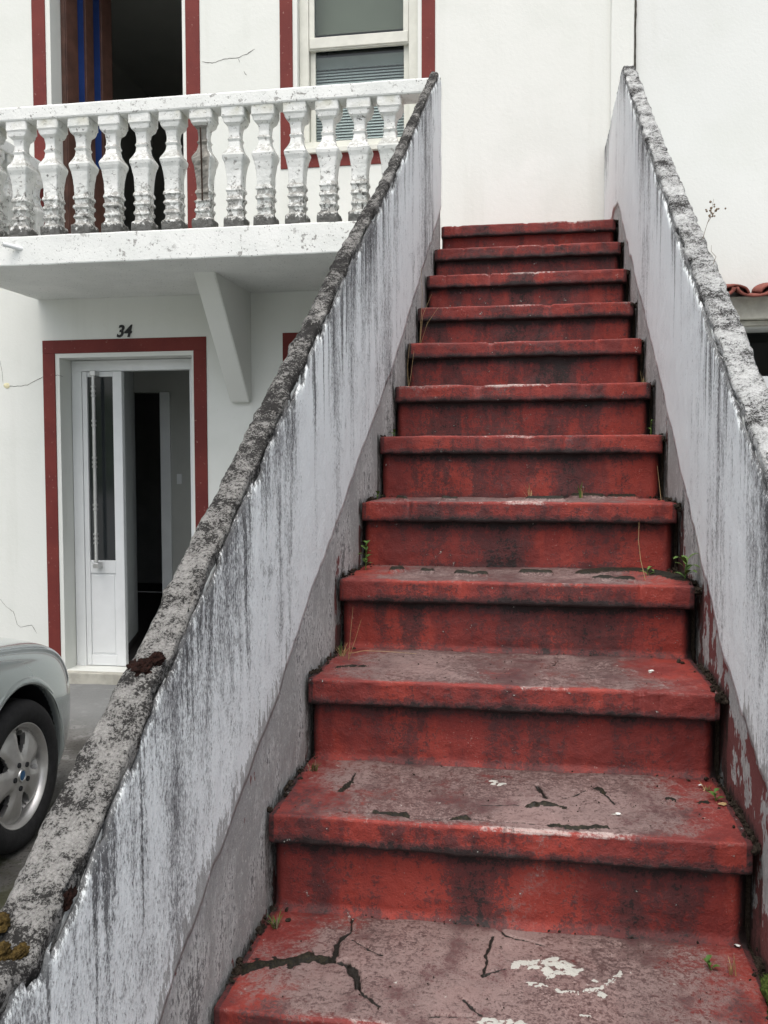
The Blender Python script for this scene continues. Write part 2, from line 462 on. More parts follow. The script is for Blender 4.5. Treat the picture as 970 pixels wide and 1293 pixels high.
def glass_mat(name, tint):
    M = Mat(name, 0.03, 0.5)
    t = M.n.new('ShaderNodeBsdfTransparent'); t.inputs[0].default_value = tint + (1,)
    g = M.n.new('ShaderNodeBsdfGlossy'); g.inputs['Roughness'].default_value = 0.03
    f = M.n.new('ShaderNodeLayerWeight'); f.inputs['Blend'].default_value = 0.18
    x = M.n.new('ShaderNodeMixShader')
    M.l.new(M.add(M.mul(M.math('POWER', f.outputs['Facing'], 3.0), 0.8), 0.03), x.inputs[0]); M.l.new(t.outputs[0], x.inputs[1]); M.l.new(g.outputs[0], x.inputs[2])
    M.l.new(x.outputs[0], M.n['Material Output'].inputs[0])
    return M.m
GLASS = glass_mat('window_glass', (0.80, 0.84, 0.83))
DARKGLASS = simple('dark_door_glass', (0.022, 0.026, 0.028), 0.06, 0.55, 0, 0.1, 3)
RUST = simple('rusty_bar', (0.035, 0.022, 0.016), 0.9, 0.2, 0, 0.4, 30, 0.4)

# ================================================================== SETTING: ground, added reflection ridge
YF = 4.1                                            # facade plane
def ground_z(x, y):
    t = min(max((YF - y) / 6.0, 0.0), 1.0)
    return -0.435 - 0.19 * t
def build_ground():
    xs = sorted(set([-400, -150, -60, -25] + [round(-12 + 0.12 * i, 3) for i in range(150)] + [6.5, 12, 25, 60, 150, 400]))
    ys = sorted(set([-400, -150, -60, -25, -12, -6] + [round(-3 + 0.12 * i, 3) for i in range(61)] + [8, 15, 40, 150, 400]))
    v = []
    for x in xs:
        for y in ys:
            z = ground_z(x, y)
            if -6 < x < 2 and -3 < y < 4.2: z += 0.006 * fb(x * 2.2, y * 2.2, 0.3, 4)
            v.append((x, y, z))
    o = mesh('ground', v, grid_faces(len(xs), len(ys)), GROUND, None, True)
    tag(o, kind='structure')
build_ground()
def build_reflection_ridge():  # unseen low ridge added behind the camera for reflections in glass and car paint
    v = []; n = 90
    for i in range(n):
        a = math.pi * (0.9 + 1.2 * i / (n - 1)) 
        for r, h in ((45, -0.8), (60, 6.0), (80, 10.0), (120, 12.0), (200, -1)):
            hh = h * (0.75 + 0.5 * mn.noise(Vector((i * 0.22, r * 0.03, 1)))) if h > 0 else h
            v.append((r * math.cos(a), r * math.sin(a), hh))
    M = Mat('ridge_green', 0.95, 0.1)
    M.color(M.mix(M.step(M.noise(0.3, 5), 0.35, 0.65), (0.025, 0.04, 0.014), (0.07, 0.10, 0.03)))
    o = mesh('reflection_ridge', v, grid_faces(n, 5), M.m, None, True)
    tag(o, kind='structure')
build_reflection_ridge()

# ================================================================== STAIRCASE
RISE, RUN, WID, NOSE, OVER = 0.187, 0.310363, 0.861, 0.057, 0.030
DYS = {2: -.005, 3: -.008, 4: .008, 5: .003, 6: .002, 7: .006, 8: 0, 9: -.002, 10: -.003, 11: -.002, 12: 0}
DZS = {2: .006, 3: .004, 4: -.004, 5: -.006, 6: .001, 7: -.002, 8: -.003, 9: -.003, 10: .003, 11: .004, 12: .001}
def step_y(i): return (i - 2) * RUN + DYS.get(i, 0)
def step_z(i): return i * RISE + DZS.get(i, 0)
LX_BAND, LX_PL = -0.008, -0.002          # left parapet faces
RX_BAND, RX_PL = 0.883, 0.8765            # right parapet faces

stairs = empty('staircase', (0.43, -1.25, -0.6))
tag(stairs, 'steep flight of worn red-painted concrete steps between two parapet walls', 'staircase')
SINV = Matrix.Translation(-stairs.location)

# cracks etc. per step: (photo polyline on the tread, half width m, kind)
MARKS = {
 1: [([(312,1222),(335,1216),(365,1214),(392,1209),(410,1211)], .0120, 'moss'), ([(405,1212),(420,1213),(437,1214)], .0050, 'crack'),
     ([(420,1210),(424,1192),(431,1183),(439,1177)], .0040, 'crack'), ([(437,1214),(447,1228),(452,1243)], .0060, 'crack'), ([(450,1238),(455,1250),(462,1257)], .0035, 'crack'),
     ([(440,1180),(444,1163),(446,1150)], .0012, 'crack'), ([(445,1186),(465,1199),(482,1206)], .0014, 'crack'), ([(462,1257),(480,1270)], .0010, 'crack'),
     ([(545,1281),(575,1282),(600,1284)], .0030, 'crack'), ([(585,1262),(610,1280)], .0012, 'crack'), ([(690,1195),(640,1180),(600,1150)], .0010, 'crack'),
     ([(610,1230),(616,1200),(622,1180)], .0014, 'crack'), ([(608,1228),(640,1222)], .002, 'crack'),
     ([(648,1216),(672,1217),(700,1219),(730,1218)], .0120, 'white'), ([(690,1226),(725,1228)], .0080, 'white'), ([(748,1236),(752,1237)], .0045, 'white'),
     ([(763,1259),(768,1261)], .0080, 'white'), ([(728,1279),(736,1280)], .0075, 'white'), ([(700,1250),(730,1253),(760,1249),(775,1236),(784,1228)], .0022, 'white'),
     ([(600,1288),(630,1290),(662,1292)], .006, 'white'), ([(668,1241),(690,1243)], .002, 'white')],
 2: [([(431,1022),(444,1026),(458,1025)], .0035, 'crack'), ([(458,1025),(474,1024),(490,1026),(505,1029),(520,1032)], .0030, 'crack'), ([(474,1024),(500,1027),(512,1029)], .006, 'moss'),
     ([(520,1032),(545,1033),(566,1034),(600,1035),(657,1037),(695,1041)], .0013, 'crack'), ([(572,1034),(590,1033)], .0055, 'moss'), ([(695,1041),(726,1045),(764,1045)], .0060, 'moss'),
     ([(600,1015),(650,1015),(668,1018)], .0010, 'crack'), ([(667,1018),(688,1016),(711,1020)], .0070, 'moss'), ([(678,991),(684,999),(690,1007)], .0045, 'crack'), ([(753,995),(764,1001)], .005, 'moss'),
     ([(764,1001),(776,1014)], .0025, 'crack'), ([(447,976),(444,988)], .0022, 'crack'), ([(444,988),(432,999)], .0055, 'moss'), ([(710,1008),(740,997),(753,995)], .0010, 'crack'),
     ([(840,1010),(852,1012)], .0028, 'moss'), ([(885,1014),(894,1014)], .004, 'moss'), ([(618,984),(632,990)], .006, 'white'), ([(776,1028),(784,1029)], .003, 'white')],
 3: [([(424,844),(445,842),(463,842)], .0035, 'moss'), ([(690,843),(700,838),(707,834)], .003, 'crack'), ([(600,848),(640,850),(660,846)], .0009, 'crack'), ([(820,850),(824,846)], .0035, 'white')],
 4: [([(495,723),(508,722)], .008, 'moss'), ([(534,724),(546,724)], .007, 'moss'), ([(576,727),(614,727)], .0055, 'moss'), ([(660,725),(694,725)], .010, 'moss'),
     ([(738,726),(770,723),(812,724),(845,731),(862,735)], .026, 'moss'), ([(750,733),(800,735)], .006, 'moss')],
 5: [([(668,632),(709,632)], .012, 'moss'), ([(725,629),(760,630)], .012, 'moss'), ([(770,629),(800,630)], .010, 'moss'), ([(560,632),(576,632)], .006, 'moss'), ([(503,631),(512,632)], .007, 'moss')],
}
def seg_dist(px, py, a, b):
    ax, ay = a; bx, by = b
    dx, dy = bx - ax, by - ay
    L = dx * dx + dy * dy + 1e-12
    t = np.clip(((px - ax) * dx + (py - ay) * dy) / L, 0, 1)
    return np.hypot(px - ax - t * dx, py - ay - t * dy)

def build_tread(i):
    yf, zt = step_y(i), step_z(i)
    yb = step_y(i + 1) + OVER + 0.012 if i < 12 else yf + 0.20
    near = i <= 3 and i >= 1
    nx = 430 if near else (240 if i in (4, 5) else (150 if i > 0 else 30))
    nt = 100 if near else (40 if i in (4, 5) else (16 if i > 0 else 8))
    x0, x1 = 0.0, WID + 0.006
    seed = i * 7.31
    prof = []                                  # (dy behind front face, dz below top, tag)
    r = 0.006
    depth = yb - yf
    for k in range(nt): prof.append((depth - (depth - r) * k / (nt - 1), 0.0, 0))
    for k in range(1, 6):
        a = math.pi / 2 * k / 5; prof.append((r - r * math.sin(a), r - r * math.cos(a), 1))
    nf = 16 if near else 8
    for k in range(1, nf + 1): prof.append((0.0, r + (NOSE - 0.006 - r) * k / nf, 2))
    prof.append((0.002, NOSE - 0.002, 2)); prof.append((0.006, NOSE, 3)); prof.append((OVER + 0.015, NOSE, 3))
    npf = len(prof)
    X = np.linspace(x0, x1, nx)
    V = np.zeros((nx, npf, 3)); A = np.zeros((nx, npf, 3)); B = np.zeros((nx, npf, 3))
    marks = []
    for pl, w, kind in MARKS.get(i, []):
        marks.append(([(on_z(u, v, zt).x, on_z(u, v, zt).y) for u, v in pl], max(w, 0.0021 if kind == 'crack' else 0.003), kind))
    for a, x in enumerate(X):
        wob_y = 0.0018 * fb(x * 6, seed, 0, 4)
        wob_z = 0.0016 * fb(x * 3.5, seed + 3, 0, 4)
        chip = max(0.0, fb(x * 16, seed + 9, 2.0, 5) - 0.34) * 0.026
        ubot = 0.0028 * fb(x * 22, seed + 5, 0, 5)
        ex = min(x - x0, x1 - x)
        endr = 0.005 * max(0.0, 1 - ex / 0.018) ** 2
        for b, (dy, dz, tg) in enumerate(prof):
            y, z = yf + dy, zt - dz
            if tg == 0:
                fall = max(0.0, 1 - dy / 0.025)
                z += wob_z + 0.0030 * fb(x * 9, y * 9, seed, 3) - chip * fall * 0.5 - endr * 0.6
                y += wob_y * fall + chip * fall + endr * fall
            elif tg == 1:
                y += wob_y + chip + endr; z += wob_z - chip * 0.6 - endr * 0.6
            elif tg == 2:
                q = (dz / NOSE)
                y += wob_y + chip * (1 - q) + 0.0022 * fb(x * 20, z * 25, seed, 4) + endr; z += wob_z * (1 - q) + (ubot if dz > NOSE - 0.012 else 0) - endr * 0.3 * (1 - q)
            else:
                z += ubot; y += endr + wob_y
            V[a, b] = (x, y, z)
            t = 1 - abs(2 * x / WID - 1)
            if tg == 0:
                A[a, b, 0] = min(1.0, 0.22 + 1.1 * min(t * 1.5, 1.0)) * (0.55 + 0.45 * min(1, dy / 0.03)) if i < 6 else 0.6
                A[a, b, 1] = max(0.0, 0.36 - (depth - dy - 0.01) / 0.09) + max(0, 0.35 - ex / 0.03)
                A[a, b, 2] = max(0.0, 1.0 - dy / 0.022) * (0.45 + 0.65 * t) * (1.0 if i < 7 else 0.5)
            elif tg == 1:
                A[a, b] = (0.32, 0, 0.55 * t + 0.2)
            elif tg == 2:
                A[a, b] = (0.12, max(0.0, 0.70 * (dz / NOSE - 0.60) / 0.40) + 0.20 * min(1, t * 2), 0.25 * (1 - dz / NOSE))
            else:
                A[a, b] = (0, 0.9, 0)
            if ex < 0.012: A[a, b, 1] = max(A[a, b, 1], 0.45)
    wr = random.Random(i)
    spread = []
    for pl, w, kind in marks:
        if kind != 'white': spread.append((pl, w, kind)); continue
        for s_ in range(len(pl) - 1):
            L_ = math.hypot(pl[s_ + 1][0] - pl[s_][0], pl[s_ + 1][1] - pl[s_][1])
            for q_ in range(max(2, int(L_ / max(w, .003) * 2.2))):
                t_ = wr.random(); r_ = w * wr.uniform(0.25, 0.85)
                x_ = pl[s_][0] + (pl[s_ + 1][0] - pl[s_][0]) * t_ + wr.gauss(0, w * 0.5); y_ = pl[s_][1] + (pl[s_ + 1][1] - pl[s_][1]) * t_ + wr.gauss(0, w * 0.8)
                spread.append(([(x_, y_), (x_ + wr.uniform(-1, 1) * r_ * 1.5, y_ + wr.uniform(-1, 1) * r_)], max(r_, 0.0016), 'white'))
    marks = spread
    if marks:
        tb = nt + 4
        px, py = V[:, :tb, 0], V[:, :tb, 1]
        jig = np.array([[fb(px[a, b] * 60, py[a, b] * 60, 4.0, 3) for b in range(tb)] for a in range(nx)]) if near else 0
        if near:
            wx = np.array([[fb(px[a, b] * 22, py[a, b] * 22, 1.0, 4) for b in range(tb)] for a in range(nx)]) * 0.0045
            wy_ = np.array([[fb(px[a, b] * 22, py[a, b] * 22, 7.0, 4) for b in range(tb)] for a in range(nx)]) * 0.0045
            px, py = px + wx, py + wy_
        for pl, w, kind in marks:
            d = np.full(px.shape, 9.0)
            for s in range(len(pl) - 1): d = np.minimum(d, seg_dist(px, py, pl[s], pl[s + 1]))
            ww = w * (1 + 0.85 * jig)
            k = np.clip(1.25 - d / np.maximum(ww, 1e-4) * 0.75, 0, 1)
            if kind == 'crack':
                V[:, :tb, 2] -= np.minimum(k * 0.010, 0.009) * (1 if w > 0.0025 else 0.45)
                B[:, :tb, 0] = np.maximum(B[:, :tb, 0], k)
            elif kind == 'moss':
                ring = np.clip(1.4 - np.abs(d / np.maximum(ww, 1e-4) - 1.0) * 2.5, 0, 1)
                V[:, :tb, 2] += k * (0.0150 if i > 3 else 0.0040) * (1 + 0.8 * jig) - (ring * 0.003 if i <= 3 else 0)
                B[:, :tb, 1] = np.maximum(B[:, :tb, 1], k)
                if i <= 3: B[:, :tb, 0] = np.maximum(B[:, :tb, 0], ring * 0.7)
            else:
                V[:, :tb, 2] += k * 0.0006
                B[:, :tb, 2] = np.maximum(B[:, :tb, 2], k)
    faces = grid_faces(nx, npf)
    idx = np.arange(nx * npf).reshape(nx, npf)
    faces.append(idx[0, :].tolist()); faces.append(idx[-1, ::-1].tolist())
    v = V.reshape(-1, 3) - np.array(stairs.location)
    faces = [list(q)[::-1] for q in faces]
    o = mesh('tread', v, faces, STAIR, stairs, True)
    o.data.polygons[-1].use_smooth = False; o.data.polygons[-2].use_smooth = False
    color_attr(o.data, 'ma', A.reshape(-1, 3)); color_attr(o.data, 'mb', B.reshape(-1, 3))

def build_riser(i):
    """face between the tread below (i-1) and the nosing of i"""
    y = step_y(i) + OVER
    zt, zb = step_z(i) - NOSE + 0.012, step_z(i - 1) - 0.012
    near = 2 <= i <= 5
    nx, nz = (300, 44) if near else ((140, 24) if i > 1 else (24, 6))
    seed = i * 3.7
    X = np.linspace(0.002, WID + 0.011, nx); Z = np.linspace(zb, zt, nz)
    V = np.zeros((nx, nz + 2, 3)); A = np.zeros((nx, nz + 2, 3))
    bow = random.uniform(-0.003, 0.003)
    for a, x in enumerate(X):
        t = 1 - abs(2 * x / WID - 1)
        for b, z in enumerate(Z):
            ex = min(x, WID - x)
            yy = y + 0.0045 * fb(x * 7, z * 9, seed, 4) + bow * t + 0.02 * max(0, 1 - ex / 0.02) ** 2
            cove = max(0.0, 1 - (z - zb - 0.012) / 0.016) if i <= 4 else 0
            yy -= 0.010 * cove ** 2
            V[a, b + 1] = (x, yy, z)
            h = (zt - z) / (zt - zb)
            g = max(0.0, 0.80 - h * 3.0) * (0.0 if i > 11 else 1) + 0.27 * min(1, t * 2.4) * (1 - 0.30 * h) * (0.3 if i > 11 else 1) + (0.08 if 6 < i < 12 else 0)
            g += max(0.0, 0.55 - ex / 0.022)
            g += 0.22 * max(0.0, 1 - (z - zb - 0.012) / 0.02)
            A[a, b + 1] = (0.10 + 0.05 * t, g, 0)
        V[a, 0] = V[a, 1] + np.array([0, 0.04, 0]); V[a, -1] = V[a, -2] + np.array([0, 0.04, 0])
    A[:, 0] = A[:, 1]; A[:, -1] = A[:, -2]
    v = V.reshape(-1, 3) - np.array(stairs.location)
    f = grid_faces(nx, nz + 2)
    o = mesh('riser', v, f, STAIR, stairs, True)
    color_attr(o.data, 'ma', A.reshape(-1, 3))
    color_attr(o.data, 'mb', np.zeros((len(v), 3)))
for i in range(-2, 13): build_tread(i)
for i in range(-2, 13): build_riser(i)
# the stepped concrete body behind them, filling wall to wall
def build_core():
    pts = [(step_y(-2) + OVER + 0.045, -0.75)]
    for i in range(-2, 13):
        y = step_y(i) + OVER + 0.045 if i < 12 else step_y(12) + 0.1
        pts.append((y, pts[-1][1])); pts.append((y, step_z(i) - 0.020))
    pts.append((3.9, pts[-1][1])); pts.append((3.9, -0.75))
    pts = pts[1:]
    L = stairs.location
    n = len(pts)
    v = [(LX_BAND + 0.003 - L.x, y - L.y, z - L.z) for y, z in pts] + [(RX_BAND - 0.003 - L.x, y - L.y, z - L.z) for y, z in pts]
    f = [list(range(n))[::-1], [k + n for k in range(n)]] + [(k, (k + 1) % n, (k + 1) % n + n, k + n) for k in range(n)]
    mesh('stair_body', v, f, SOIL, stairs)
build_core()
# landing slab at the head of the flight
landing = rough_box('landing', LX_BAND + 0.002, RX_BAND - 0.004, step_y(12) + 0.19, YF - 0.002, 2.10, step_z(12) - 0.002, STAIR, stairs, 0.12, 0.002)
landing.data.transform(SINV)

# ================================================================== PARAPET WALLS
def interp(pts):
    ys = [p[0] for p in pts]; zs = [p[1] for p in pts]
    return lambda y: float(np.interp(y, ys, zs))
LTOP = interp([(-1.5, .525), (-0.80, .525), (-0.70, .575), (-.5, .722), (-.29, .862), (.14, 1.142), (.9, 1.632), (1.6, 2.045), (2.6, 2.70), (3.05, 2.985), (3.2, 2.985)])
RTOP = interp([(-1.5, .53), (-0.80, .53), (-.7, .58), (0, 0.99), (.79, 1.487), (1.864, 2.172), (3.0, 2.925), (4.2, 2.925)])
LLOW = interp([(-1.5, -.33), (-.502, .281), (-.366, .371), (-.18, .458), (.034, .562), (.28, .704), (.649, .907), (1.58, 1.40), (3.133, 2.348)])
RLOW = interp([(-1.5, -.35), (-.007, .502), (.136, .555), (.283, .620), (.506, .735), (.859, .962), (1.554, 1.392), (2.388, 1.883), (3.1, 2.32), (3.35, 2.36), (4.2, 2.37)])

def build_parapet(side):
    left = side == 'L'
    TOP0, LOW = (LTOP, LLOW) if left else (RTOP, RLOW)
    TOP = lambda y: TOP0(y) + 0.013
    xb, xp = (LX_BAND, LX_PL) if left else (RX_BAND, RX_PL)
    sgn = 1 if left else -1                       # direction of the stair side
    THF = interp([(-1.35, .072), (-.6, .068), (-.45, .056), (0.2, .050), (0.8, .044), (1.6, .040), (3.2, .040)]) if left else interp([(-1.35, .072), (0.8, .066), (3.0, .058), (4.2, .058)])
    TH = 0.05
    xo = xb - sgn * 0.030                  # outer face
    y0, y1 = -1.35, (3.128 if left else YF - 0.002)
    root = empty('parapet_wall', ((xb + xo) / 2, y0, -0.6))
    tag(root, 'grey-streaked parapet wall on the balcony side of the red stairs, mossy coping' if left else
        'pale parapet wall on the right of the red stairs, lichen-spotted coping', 'parapet')
    L = np.array(root.location)
    cope = COPE_L if left else COPE_R
    plast = PLAST_L if left else PLAST_R
    # core: faces from the ground to just under the coping
    ny = 90
    Y = np.linspace(y0, y1, ny)
    v = []; 
    for y in Y:
        zt = TOP(y) - 0.030; xo = xb - sgn * (THF(y) - 0.006)
        v += [(xo, y, -0.75), (xo, y, zt), (xb - sgn * 0.004, y, zt), (xb - sgn * 0.004, y, -0.75)]
    f = []
    for k in range(ny - 1):
        a = 4 * k
        for j in range(4):
            f.append((a + j, a + (j + 1) % 4, a + 4 + (j + 1) % 4, a + 4 + j))
    f.append((0, 1, 2, 3)); f.append((4 * ny - 1, 4 * ny - 2, 4 * ny - 3, 4 * ny - 4))
    if left: f = [q[::-1] for q in f]
    o = mesh('wall_core', np.array(v) - L, f, NEIGH, root)
    # coping: rough rounded top
    n = 620; ns = 30
    Y = np.linspace(y0, y1, n)
    V = np.zeros((n, ns, 3)); A = np.zeros((n, ns, 3))
    for a, y in enumerate(Y):
        zt = TOP(y); TH = THF(y)
        w0 = 0.004 * fb(y * 4, 1, side == 'L', 4); w1 = 0.006 * fb(y * 7, 5, side == 'L', 5)
        for b in range(ns):
            s = b / (ns - 1)                       # 0 outer face -> 1 inner face
            hw = TH / 2; rr = 0.014
            # rounded-rectangle path: up 0.035, across, down 0.035(inner)
            up = 0.045
            tot = up + TH + up
            d = s * tot
            if d < up: px, pz = -hw, -up + d
            elif d < up + TH: px, pz = -hw + (d - up), 0.0
            else: px, pz = hw, -(d - up - TH)
            # soften corners
            cxn = abs(px) - (hw - rr); czn = pz + rr
            if cxn > 0 and czn > 0:
                ll = math.hypot(cxn, czn)
                if ll > 1e-6:
                    px = math.copysign(hw - rr + cxn / ll * rr, px); pz = -rr + czn / ll * rr
            mid = xb - sgn * (TH / 2 - 0.0015)
            q = Vector((mid + sgn * px, y, zt + pz))
            nz = 0.0060 * fb(y * 14, px * 40, 3 + 7 * left, 4) + 0.0040 * fb(y * 46, px * 60, pz * 60, 4)
            hole = max(0.0, fb(y * 26, px * 26, 9.0 + left, 4) - 0.55) * 0.045
            if d < up: q.x -= sgn * (nz + w0); 
            elif d > up + TH:
                q.x += sgn * (nz * 0.9 - hole * 0.5 - 0.007 * (d - up - TH) / up) 
            else: q.z += nz + w1 - hole
            q.y += 0.004 * fb(y * 30, px * 30, 5, 3)
            V[a, b] = q
            A[a, b] = (max(0, min(1, (0.3 - y) / 1.2)) if left else 0.5, 0, 0)
    f = grid_faces(n, ns)
    idx = np.arange(n * ns).reshape(n, ns)
    f.append(idx[0, :].tolist()); f.append(idx[-1, ::-1].tolist())
    if left: f = [list(q)[::-1] for q in f]
    o = mesh('coping', V.reshape(-1, 3) - L, f, cope, root, True)
    color_attr(o.data, 'ma', A.reshape(-1, 3))
    # plaster skin between LOW and TOP, ragged on both edges
    n = 1150; nz_ = 40
    Y = np.linspace(y0, y1, n)
    V = np.zeros((n, nz_ + 2, 3)); A = np.zeros((n, nz_ + 2, 3))
    for a, y in enumerate(Y):
        rag = fb(y * 8, 2.0, 5.0 * left, 5)
        zt = TOP(y) - 0.014 - 0.012 * max(0, rag) - 0.010 * max(0, fb(y * 40, 7, left, 4)) - (0.012 if fb(y * 6, 3.0, 2.0 + left, 4) > 0.18 else 0) - (0.009 if fb(y * 19, 1.0, 4.0 + left, 3) > 0.15 else 0)
        low_amp = (0.016 if left else 0.022)
        zl = LOW(y) + low_amp * fb(y * 7, 11, left, 5) - 0.05 * max(0, fb(y * 2.3, 4, 6, 3) - 0.25) * (1 if left else 1.5)
        for b in range(nz_):
            s = b / (nz_ - 1)
            z = zl + (zt - zl) * s
            dtop = TOP(y) - z; dlow = z - zl
            x = xp + sgn * (0.0022 * fb(y * 3, z * 3, 8, 3) + 0.0012 * fb(y * 16, z * 16, 2, 3))
            x -= sgn * 0.003 * max(0.0, 1 - (zt - z) / 0.008)
            V[a, b + 1] = (x, y, z)
            A[a, b + 1, 0] = max(0, 1 - dtop / 0.45)
            A[a, b + 1, 1] = max(0, 1 - dlow / 0.06)
            A[a, b + 1, 2] = max(0, 1 - dlow / 0.16) * (0.75 if y < 0.15 else 0.34)
        V[a, 0] = V[a, 1]; V[a, 0, 0] = xb - sgn * 0.004
        V[a, -1] = V[a, -2]; V[a, -1, 0] = xb - sgn * 0.022; V[a, -1, 2] -= 0.040
        A[a, 0] = A[a, 1]; A[a, -1] = (3.2, 0, 0); A[a, -2] = (1.6, 0, 0)  # top rim rows darkened in colour to offset the sky light they catch
    f = grid_faces(n, nz_ + 2)
    if not left: f = [q[::-1] for q in f]
    o = mesh('plaster', V.reshape(-1, 3) - L, f, plast, root, True)
    color_attr(o.data, 'ma', A.reshape(-1, 3))
    # cement band along the steps
    n = 560; nb = 34
    Y = np.linspace(y0, y1, n)
    V = np.zeros((n, nb, 3)); A = np.zeros((n, nb, 3))
    for a, y in enumerate(Y):
        zh = LOW(y) + 0.03
        zs = (y / RUN + 2) * RISE - 0.30
        i = max(-2, min(12, int(math.floor((y + 0.004) / RUN + 2.0))))
        ztread = step_z(i)
        for b in range(nb):
            s = b / (nb - 1)
            z = zs + (zh - zs) * s
            V[a, b] = (xb + sgn * (0.003 * fb(y * 5, z * 5, 4, 4) + 0.0010 * fb(y * 24, z * 24, 1, 3)), y, z)
            h = z - ztread
            A[a, b] = (0, max(0.0, 0.85 - max(h, 0) / 0.040), (0.30 if left else 0.66) * min(1.0, max(0.0, (1.0 - (y - 0.35) / 1.2))) + max(0.0, 0.30 - max(h, 0) / 0.10) - 0.10)
    f = grid_faces(n, nb)
    if not left: f = [q[::-1] for q in f]
    o = mesh('cement_band', V.reshape(-1, 3) - L, f, BAND, root, True)
    color_attr(o.data, 'ma', A.reshape(-1, 3))
    return root
build_parapet('L'); build_parapet('R')

# ================================================================== HOUSE
house = empty('house', (-1.2, YF, -0.6))
tag(house, 'white two-storey house with dark red trim, balcony and open front door', 'house')
HI = Matrix.Translation(-house.location)
def H(o):                       # parent an object built in world coordinates to the house
    o.data.transform(HI); o.parent = house; return o
def sub(o, part):               # parent under a part (parts sit at the house origin)
    o.data.transform(HI); o.parent = part; return o

DOOR = (-2.662, -1.734, -0.36, 1.745)
UDOOR = (-2.680, -1.770, 2.297, 4.45)
WIN = (-1.012, -0.250, 3.010, 4.40)
LWIN = (-1.000, -0.260, 0.75, 1.755)
def wall_with_holes(name, x0, x1, z0, z1, holes, y, depth, mat, parentfn):
    xs = sorted({x0, x1} | {h[0] for h in holes} | {h[1] for h in holes})
    zs = sorted({z0, z1} | {h[2] for h in holes} | {h[3] for h in holes})
    bm = bmesh.new(); vs = {}
    def V(x, z, yy):
        k = (x, z, yy)
        if k not in vs: vs[k] = bm.verts.new((x, yy, z))
        return vs[k]
    def ishole(a, b): 
        cx, cz = (xs[a] + xs[a + 1]) / 2, (zs[b] + zs[b + 1]) / 2
        return any(h[0] < cx < h[1] and h[2] < cz < h[3] for h in holes)
    for a in range(len(xs) - 1):
        for b in range(len(zs) - 1):
            if ishole(a, b): continue
            for yy in (y, y + depth):
                bm.faces.new((V(xs[a], zs[b], yy), V(xs[a + 1], zs[b], yy), V(xs[a + 1], zs[b + 1], yy), V(xs[a], zs[b + 1], yy)))
    for h in list(holes) + [(x0, x1, z0, z1)]:
        gx = [x for x in xs if h[0] <= x <= h[1]]; gz = [z for z in zs if h[2] <= z <= h[3]]
        for k in range(len(gx) - 1):
            for z in (h[2], h[3]):
                bm.faces.new((V(gx[k], z, y), V(gx[k + 1], z, y), V(gx[k + 1], z, y + depth), V(gx[k], z, y + depth)))
        for k in range(len(gz) - 1):
            for x in (h[0], h[1]):
                bm.faces.new((V(x, gz[k], y), V(x, gz[k + 1], y), V(x, gz[k + 1], y + depth), V(x, gz[k], y + depth)))
    return parentfn(from_bm(name, bm, mat))
wall = wall_with_holes('wall', -6.5, 1.040, -0.75, 5.6, [DOOR, UDOOR, WIN, LWIN], YF, 0.24, FACADE, H)
H(rough_box('pilaster', 0.905, 1.036, YF - 0.022, YF + 0.01, 2.0, 5.6, FACADE, None, 0.3, 0.001, 0.006))

def frame_piece(name, x0, x1, z0, z1, w, y0, y1, mat, sides='LTRB', seg=0.16):
    """flat band around an opening (outer bounds given), mitre-free butt joints in one mesh"""
    bm = bmesh.new()
    if 'L' in sides: box_into(bm, x0, x0 + w, y0, y1, z0 if 'B' not in sides else z0 + w, z1 - w, 0.002, 1)
    if 'R' in sides: box_into(bm, x1 - w, x1, y0, y1, z0 if 'B' not in sides else z0 + w, z1 - w, 0.002, 1)
    if 'T' in sides: box_into(bm, x0, x1, y0, y1, z1 - w, z1, 0.002, 1)
    if 'B' in sides: box_into(bm, x0, x1, y0, y1, z0, z0 + w, 0.002, 1)
    return from_bm(name, bm, mat)
tr = frame_piece('door_trim', -2.780, -1.632, -0.43, 1.862, 0.088, YF - 0.006, YF + 0.002, TRIM, 'LTR'); H(tr)
tr = frame_piece('door_trim', -2.808, -1.652, 2.297, 4.56, 0.095, YF - 0.006, YF + 0.002, TRIM, 'LTR'); H(tr)
tr = frame_piece('window_trim', -1.124, -0.143, 2.899, 4.50, 0.083, YF - 0.006, YF + 0.002, TRIM); H(tr)
tr = frame_piece('window_trim', -1.120, -0.143, 0.64, 1.872, 0.088, YF - 0.006, YF + 0.002, TRIM); H(tr)
# threshold
H(rough_box('door_sill', -2.655, -1.741, YF - 0.055, YF + 0.235, -0.50, -0.362, BEIGE, None, 0.1, 0.002, 0.006))

